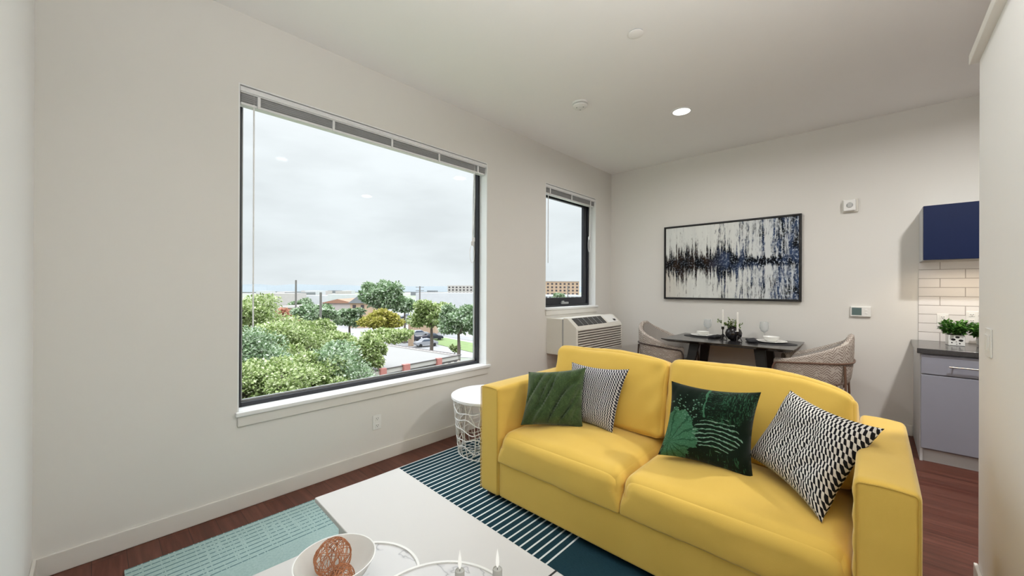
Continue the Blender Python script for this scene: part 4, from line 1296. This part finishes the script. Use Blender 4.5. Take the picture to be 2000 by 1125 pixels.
pole(626.5, 571, 0, 50, .20, 'dark pole rising out of the trees at the left')
pole(820, 559, 0, 125, .28, 'utility pole with crossarms right of the tall round tree', 2)
pole(1109, 558, 0, 90, .16, 'thin pole in the small window')
pil = on_z(803, 668, GZ)
D_ = (pil-EYE).dot(AX_F)*.93
p = at_depth(803, 640, D_); zt = at_depth(803, 622, D_).z
sgn = tag(empty('sign_pillar', (p.x, p.y, GZ), YAW), 'tall tan brick pillar beside the parked cars', 'pillar')
box('shaft', (-.45, -.45, 0), (.45, .45, zt-GZ-.6), 'tan', sgn)
box('cap', (-.55, -.55, zt-GZ-.6), (.55, .55, zt-GZ), 'ext_white', sgn)

# trees -------------------------------------------------------------
def tree(label, px, ytop, ybot, wpx, D, m, n, leaf, seed, group=None, clumps=9, cat='tree', name='leafy_tree', sq=1.0):
    rnd = random.Random(seed)
    top = at_depth(px, ytop, D).z; bot = at_depth(px, ybot, D).z
    R = wpx/2/FPX*D; c = at_depth(px, (ytop+ybot)/2, D); hc = (top-bot)/2; zc = (top+bot)/2
    root = tag(empty(name, (c.x, c.y, GZ)), label, cat, group)
    clumps = int(clumps*1.9); n = int(n*1.25); leaf *= .78
    cl = [(Vector((0, 0, 0)), .62)]
    for k in range(clumps):
        a = rnd.uniform(0, 2*PI); el = rnd.uniform(-.8, 1.3); rr = rnd.uniform(.42, .86)
        cl.append((Vector((cos(a)*cos(el)*rr, sin(a)*cos(el)*rr, sin(el)*rr)), rnd.uniform(.20, .36)))
    mb = MB(); zoff = zc-GZ
    for i in range(n):
        cc, cr = cl[0] if rnd.random() < .16 else cl[rnd.randrange(1, len(cl))]
        d = Vector((rnd.gauss(0, 1), rnd.gauss(0, 1), rnd.gauss(0, 1))).normalized()
        p = cc+d*cr*(rnd.random()**.33)*(1.0 if rnd.random() < .85 else rnd.uniform(1.0, 1.28))
        P = Vector((p.x*R, p.y*R*sq, p.z*hc+zoff))
        dd = (d+Vector((rnd.gauss(0, .6), rnd.gauss(0, .6), rnd.gauss(-.1, .6)))).normalized()
        k = rnd.uniform(.7, 1.5)
        mb.leaf(P, dd, Vector((rnd.gauss(0, .5), rnd.gauss(0, .5), 1)), leaf*k*1.5, leaf*k, .15)
    mb.build('foliage', m, root, recalc=False)
    tk = MB()
    tz = zoff
    tk.tube([(0, 0, 0), (.05*R, 0, tz*.5), (0, 0, tz)], [.06*R+.08, .05*R+.05, .02*R+.03], 8)
    for cc, cr in cl[1:]:
        s = Vector((0, 0, max(zoff-hc*.7, tz*.5))); e = Vector((cc.x*R, cc.y*R*sq, cc.z*hc+zoff))
        tk.tube([s, s.lerp(e, .5)+Vector((0, 0, .08*hc)), e], [.035*R+.03, .02*R+.02, .008*R+.01], 5)
    tk.build('trunk', 'bark', root, smooth=True)
    return root
GT = None
tree('huge yellow-green tree filling the lower left corner of the large window', 505, 700, 815, 220, 13, 'leaf_yg', 12000, .085, 1, GT, 16)
tree('mid green tree top right of the corner tree, below the flat roof', 665, 662, 805, 190, 17, 'leaf_g', 12500, .095, 2, GT, 12)
tree('broad yellow-green tree in the middle of the left foliage', 560, 630, 735, 200, 22, 'leaf_yg', 12000, .11, 3, GT, 12)
tree('bluish green tree against the left edge of the large window', 490, 640, 760, 150, 18, 'leaf_g', 9500, .10, 4, GT, 12)
tree('large tree at the far left whose top reaches the sheds', 485, 576, 668, 180, 34, 'leaf_yg', 10000, .17, 5, GT, 12)
tree('small yellow-green tree at the left end of the flat roof', 715, 655, 735, 80, 26, 'leaf_yg', 6000, .15, 6, GT, 9)
tree('low leafy tree behind the left end of the flat roof', 760, 642, 668, 100, 44, 'leaf_yg', 4500, .24, 7, GT, 9)
tree('tall round green tree rising above the horizon', 745, 545, 616, 94, 70, 'leaf_g', 9000, .40, 8, GT, 12)
tree('wide green tree left of the grey pole', 618, 592, 628, 90, 66, 'leaf_g', 5000, .38, 9, GT, 9)
tree('small spreading tree with a dark trunk in the parking lot', 682, 603, 638, 70, 72, 'leaf_g', 4500, .36, 10, GT, 9)
tree('bronze-green tree in front of the tall round tree', 742, 607, 648, 84, 62, 'leaf_or', 5500, .34, 11, GT, 9)
tree('green tree just right of the tall round tree', 790, 582, 612, 62, 80, 'leaf_g', 4000, .42, 12, GT, 9)
tree('spreading green tree right of the tan pillar', 842, 586, 648, 104, 56, 'leaf_yg', 7000, .32, 13, GT, 11)
tree('full green tree by the right frame of the large window', 895, 590, 664, 104, 50, 'leaf_g', 7500, .30, 14, GT, 11)
tree('rust-leaved bush beside the low brick house', 556, 603, 624, 44, 78, 'leaf_red', 2500, .34, 15, GT, 6, 'bush', 'leafy_bush')
tree('greyish tree above the brick house', 590, 583, 604, 44, 135, 'leaf_g', 2500, .5, 16, GT, 6)
tree('small round tree in the small window', 1092, 573, 592, 26, 80, 'leaf_g', 2500, .30, 17, GT, 6)
tree('little pale shrub on the lawn strip', 888, 674, 690, 22, 60, 'leaf_yg', 900, .22, 18, GT, 4, 'bush', 'leafy_bush')
tree('pale leafy tree between the corner tree and the middle trees', 600, 690, 800, 150, 15, 'leaf_yg', 9000, .09, 20, GT, 12)
tree('pale green crown above the middle foliage, left of the parking lot', 600, 622, 668, 110, 42, 'leaf_yg', 6500, .20, 21, GT, 11)
tree('low green hedge tree filling the gap left of the bronze tree', 640, 648, 690, 120, 34, 'leaf_yg', 5000, .20, 19, GT, 9)

# cars --------------------------------------------------------------
def car(body):
    r = empty('parked_car')
    prof = [(-2.2, .35), (-2.25, .75), (-2.1, .95), (-1.3, 1.02), (-.75, 1.45), (.55, 1.47), (1.15, 1.05), (2.05, .92), (2.25, .7), (2.2, .35)]
    MB().prism(prof, -.88, .88, 'y').build('body', body, r, bevel=.06)
    g = MB().prism([(-1.2, 1.04), (-.72, 1.40), (.52, 1.41), (1.02, 1.06)], -.892, .892, 'y')
    g.build('side_windows', 'car_glass', r)
    for x in (-1.4, 1.4):
        for y in (-.80, .80):
            MB().lathe([(.32, -.1), (.32, .1)], (0, 0, 0), 16, Matrix.Translation((x, y, .32)) @ Matrix.Rotation(PI/2, 4, 'X')).build('wheel', 'tyre', r, smooth=True)
    return r
cars = [(781, 656, 0), (818, 657, 1), (800, 667, 0), (845, 664, 0), (765, 664, 1), (832, 676, 1)]
cars_far = [(756, 621, 1), (774, 621, 0), (793, 621, 1), (812, 621, 0), (761, 632, 0), (780, 632, 1), (800, 633, 0)]
lab = {0: 'dark parked car', 1: 'silver parked car'}
protos = {0: car('car_dark'), 1: car('car_light')}
used = {0: False, 1: False}
wh = ['left of the tan pillar', 'just right of the tan pillar', 'nearest the lawn behind the pillar', 'at the right by the lawn', 'closest to the white flat roof', 'rightmost next to the lawn',
      'leftmost in the distant row', 'second in the distant row', 'third in the distant row', 'last in the distant row', 'front left of the distant row', 'in the middle in front of the distant row', 'front right of the distant row']
for i, (px, py, k) in enumerate(cars+cars_far):
    o = protos[k] if not used[k] else copy_tree(protos[k]); used[k] = True
    q = on_z(px, py, GZ+.1); o.location = (q.x, q.y, GZ+.10); o.rotation_euler = (0, 0, 1.2+.15*((i*7) % 3-1))
    s_ = .9
    tag(o, f'{lab[k]} {wh[i]}', 'car', 'parked cars')

# ------------------------------------------------------------------ sky
W = bpy.data.worlds.new('overcast_sky'); SC.world = W; W.use_nodes = True
nt = W.node_tree; nn = nt.nodes; ll = nt.links
bg = nn['Background']
tc = nn.new('ShaderNodeTexCoord'); sx = nn.new('ShaderNodeSeparateXYZ'); ll.new(tc.outputs['Generated'], sx.inputs[0])
rp_ = nn.new('ShaderNodeValToRGB'); ll.new(sx.outputs[2], rp_.inputs[0])
cr = rp_.color_ramp
stops = [(0, (.30, .32, .30)), (.0001, (.78, .82, .85)), (.06, (.76, .80, .83)), (.20, (.80, .84, .87)), (.40, (.87, .90, .93)), (.52, (3.0, 3.1, 3.25)), (1, (5.4, 5.6, 5.9))]
while len(cr.elements) < len(stops): cr.elements.new(.5)
for e, (p_, c_) in zip(cr.elements, stops): e.position = p_; e.color = (*c_, 1)
mp = nn.new('ShaderNodeMapping'); ll.new(tc.outputs['Generated'], mp.inputs[0]); mp.inputs[3].default_value = (1, 1, 3.2)
nz = nn.new('ShaderNodeTexNoise'); ll.new(mp.outputs[0], nz.inputs['Vector']); nz.inputs['Scale'].default_value = 3.2; nz.inputs['Detail'].default_value = 4
cr2 = nn.new('ShaderNodeMapRange'); ll.new(nz.outputs['Fac'], cr2.inputs[0]); cr2.inputs[1].default_value = .35; cr2.inputs[2].default_value = .62
cr2.inputs[3].default_value = .93; cr2.inputs[4].default_value = 1.06
mx = nn.new('ShaderNodeVectorMath'); mx.operation = 'SCALE'; ll.new(rp_.outputs[0], mx.inputs[0]); ll.new(cr2.outputs[0], mx.inputs['Scale'])
ll.new(mx.outputs[0], bg.inputs[0]); bg.inputs[1].default_value = 1.10

# ------------------------------------------------------------------ lamps of the room, plus added fill lamps
def lamp(name, loc, size, power, col, spread=180, rot=(0, 0, 0), shape='DISK', sy=None, parent=None):
    L = bpy.data.lights.new(name, 'AREA'); L.shape = shape; L.size = size
    if sy: L.size_y = sy
    L.energy = power; L.color = col; L.spread = math.radians(spread)
    o = bpy.data.objects.new(name, L); COL.objects.link(o); o.location = loc; o.rotation_euler = rot
    if parent: o.parent = parent
    o['kind'] = 'structure'
    return o
WARM = (1, .98, .95)
def added_downlight(x, y, p, label):
    if label:
        r = copy_tree(lt); r.location = (x, y, H); tag(r, label, 'light')
    lamp('downlight_lamp', (x, y, H-.012), .15, p, WARM, 170)
lamp('downlight_lamp', (-1.366, 3.853, H-.012), .15, 13, WARM, 170)

added_downlight(-.30, 1.70, 5, 'added unseen ceiling light above the right arm of the sofa')  # added out of view to brighten the right wall
added_downlight(.85, 3.45, 50, 'added unseen ceiling light over the kitchen')  # added out of view to lift the cabinet front and nearby floor
fl = tag(empty('added_uplighter', (.16, .60, 0)), 'added unseen white uplighter against the pale right wall', 'floor lamp')  # invented uplighter out of view, there to brighten the ceiling
MB().lathe([(.14, 0), (.14, .018), (.02, .03), (.0005, .03)], (0, 0, 0), 40).build('base', 'white', fl, smooth=True)
MB().tube([(0, 0, .02), (0, 0, 1.74)], .012, 12).build('pole', 'white', fl, smooth=True)
MB().lathe([(.02, 1.72), (.10, 1.76), (.16, 1.84), (.157, 1.84), (.098, 1.765), (.02, 1.73)], (0, 0, 0), 40).build('lamp_shade', 'white', fl, smooth=True)
MB().lathe([(.05, 1.765), (.05, 1.77)], (0, 0, 0), 24).build('bulb', 'lamp', fl)
lamp('uplighter_fill_light', (.16, .60, 1.80), .20, 44, (1, .985, .965), 170, rot=(PI, 0, 0))  # fill light of the added uplighter
lamp('cabinet_strip_lamp', (.63, 4.955, 1.636), .55, 2.2, (1, .80, .58), 160, shape='RECTANGLE', sy=.02)

# ------------------------------------------------------------------ camera and view
cd = bpy.data.cameras.new('camera'); cam = bpy.data.objects.new('camera', cd); COL.objects.link(cam)
cd.sensor_width = 36; cd.sensor_fit = 'HORIZONTAL'; cd.lens = FPX/2000*36; cd.clip_start = .02; cd.clip_end = 5000
mt = Matrix.Identity(4)
for i in range(3):
    mt[i][0] = AX_R[i]; mt[i][1] = AX_U[i]; mt[i][2] = -AX_F[i]; mt[i][3] = EYE[i]
cam.matrix_world = mt
SC.camera = cam
SC.view_settings.view_transform = 'Standard'
SC.view_settings.look = 'None'
SC.view_settings.gamma = 1
SC.view_settings.use_curve_mapping = False
SC.view_settings.exposure = 0
SC.cycles.use_denoising = True
SC.cycles.max_bounces = 10; SC.cycles.diffuse_bounces = 6; SC.cycles.transparent_max_bounces = 12
SC.cycles.sample_clamp_indirect = 6
SC.cycles.caustics_reflective = False; SC.cycles.caustics_refractive = False
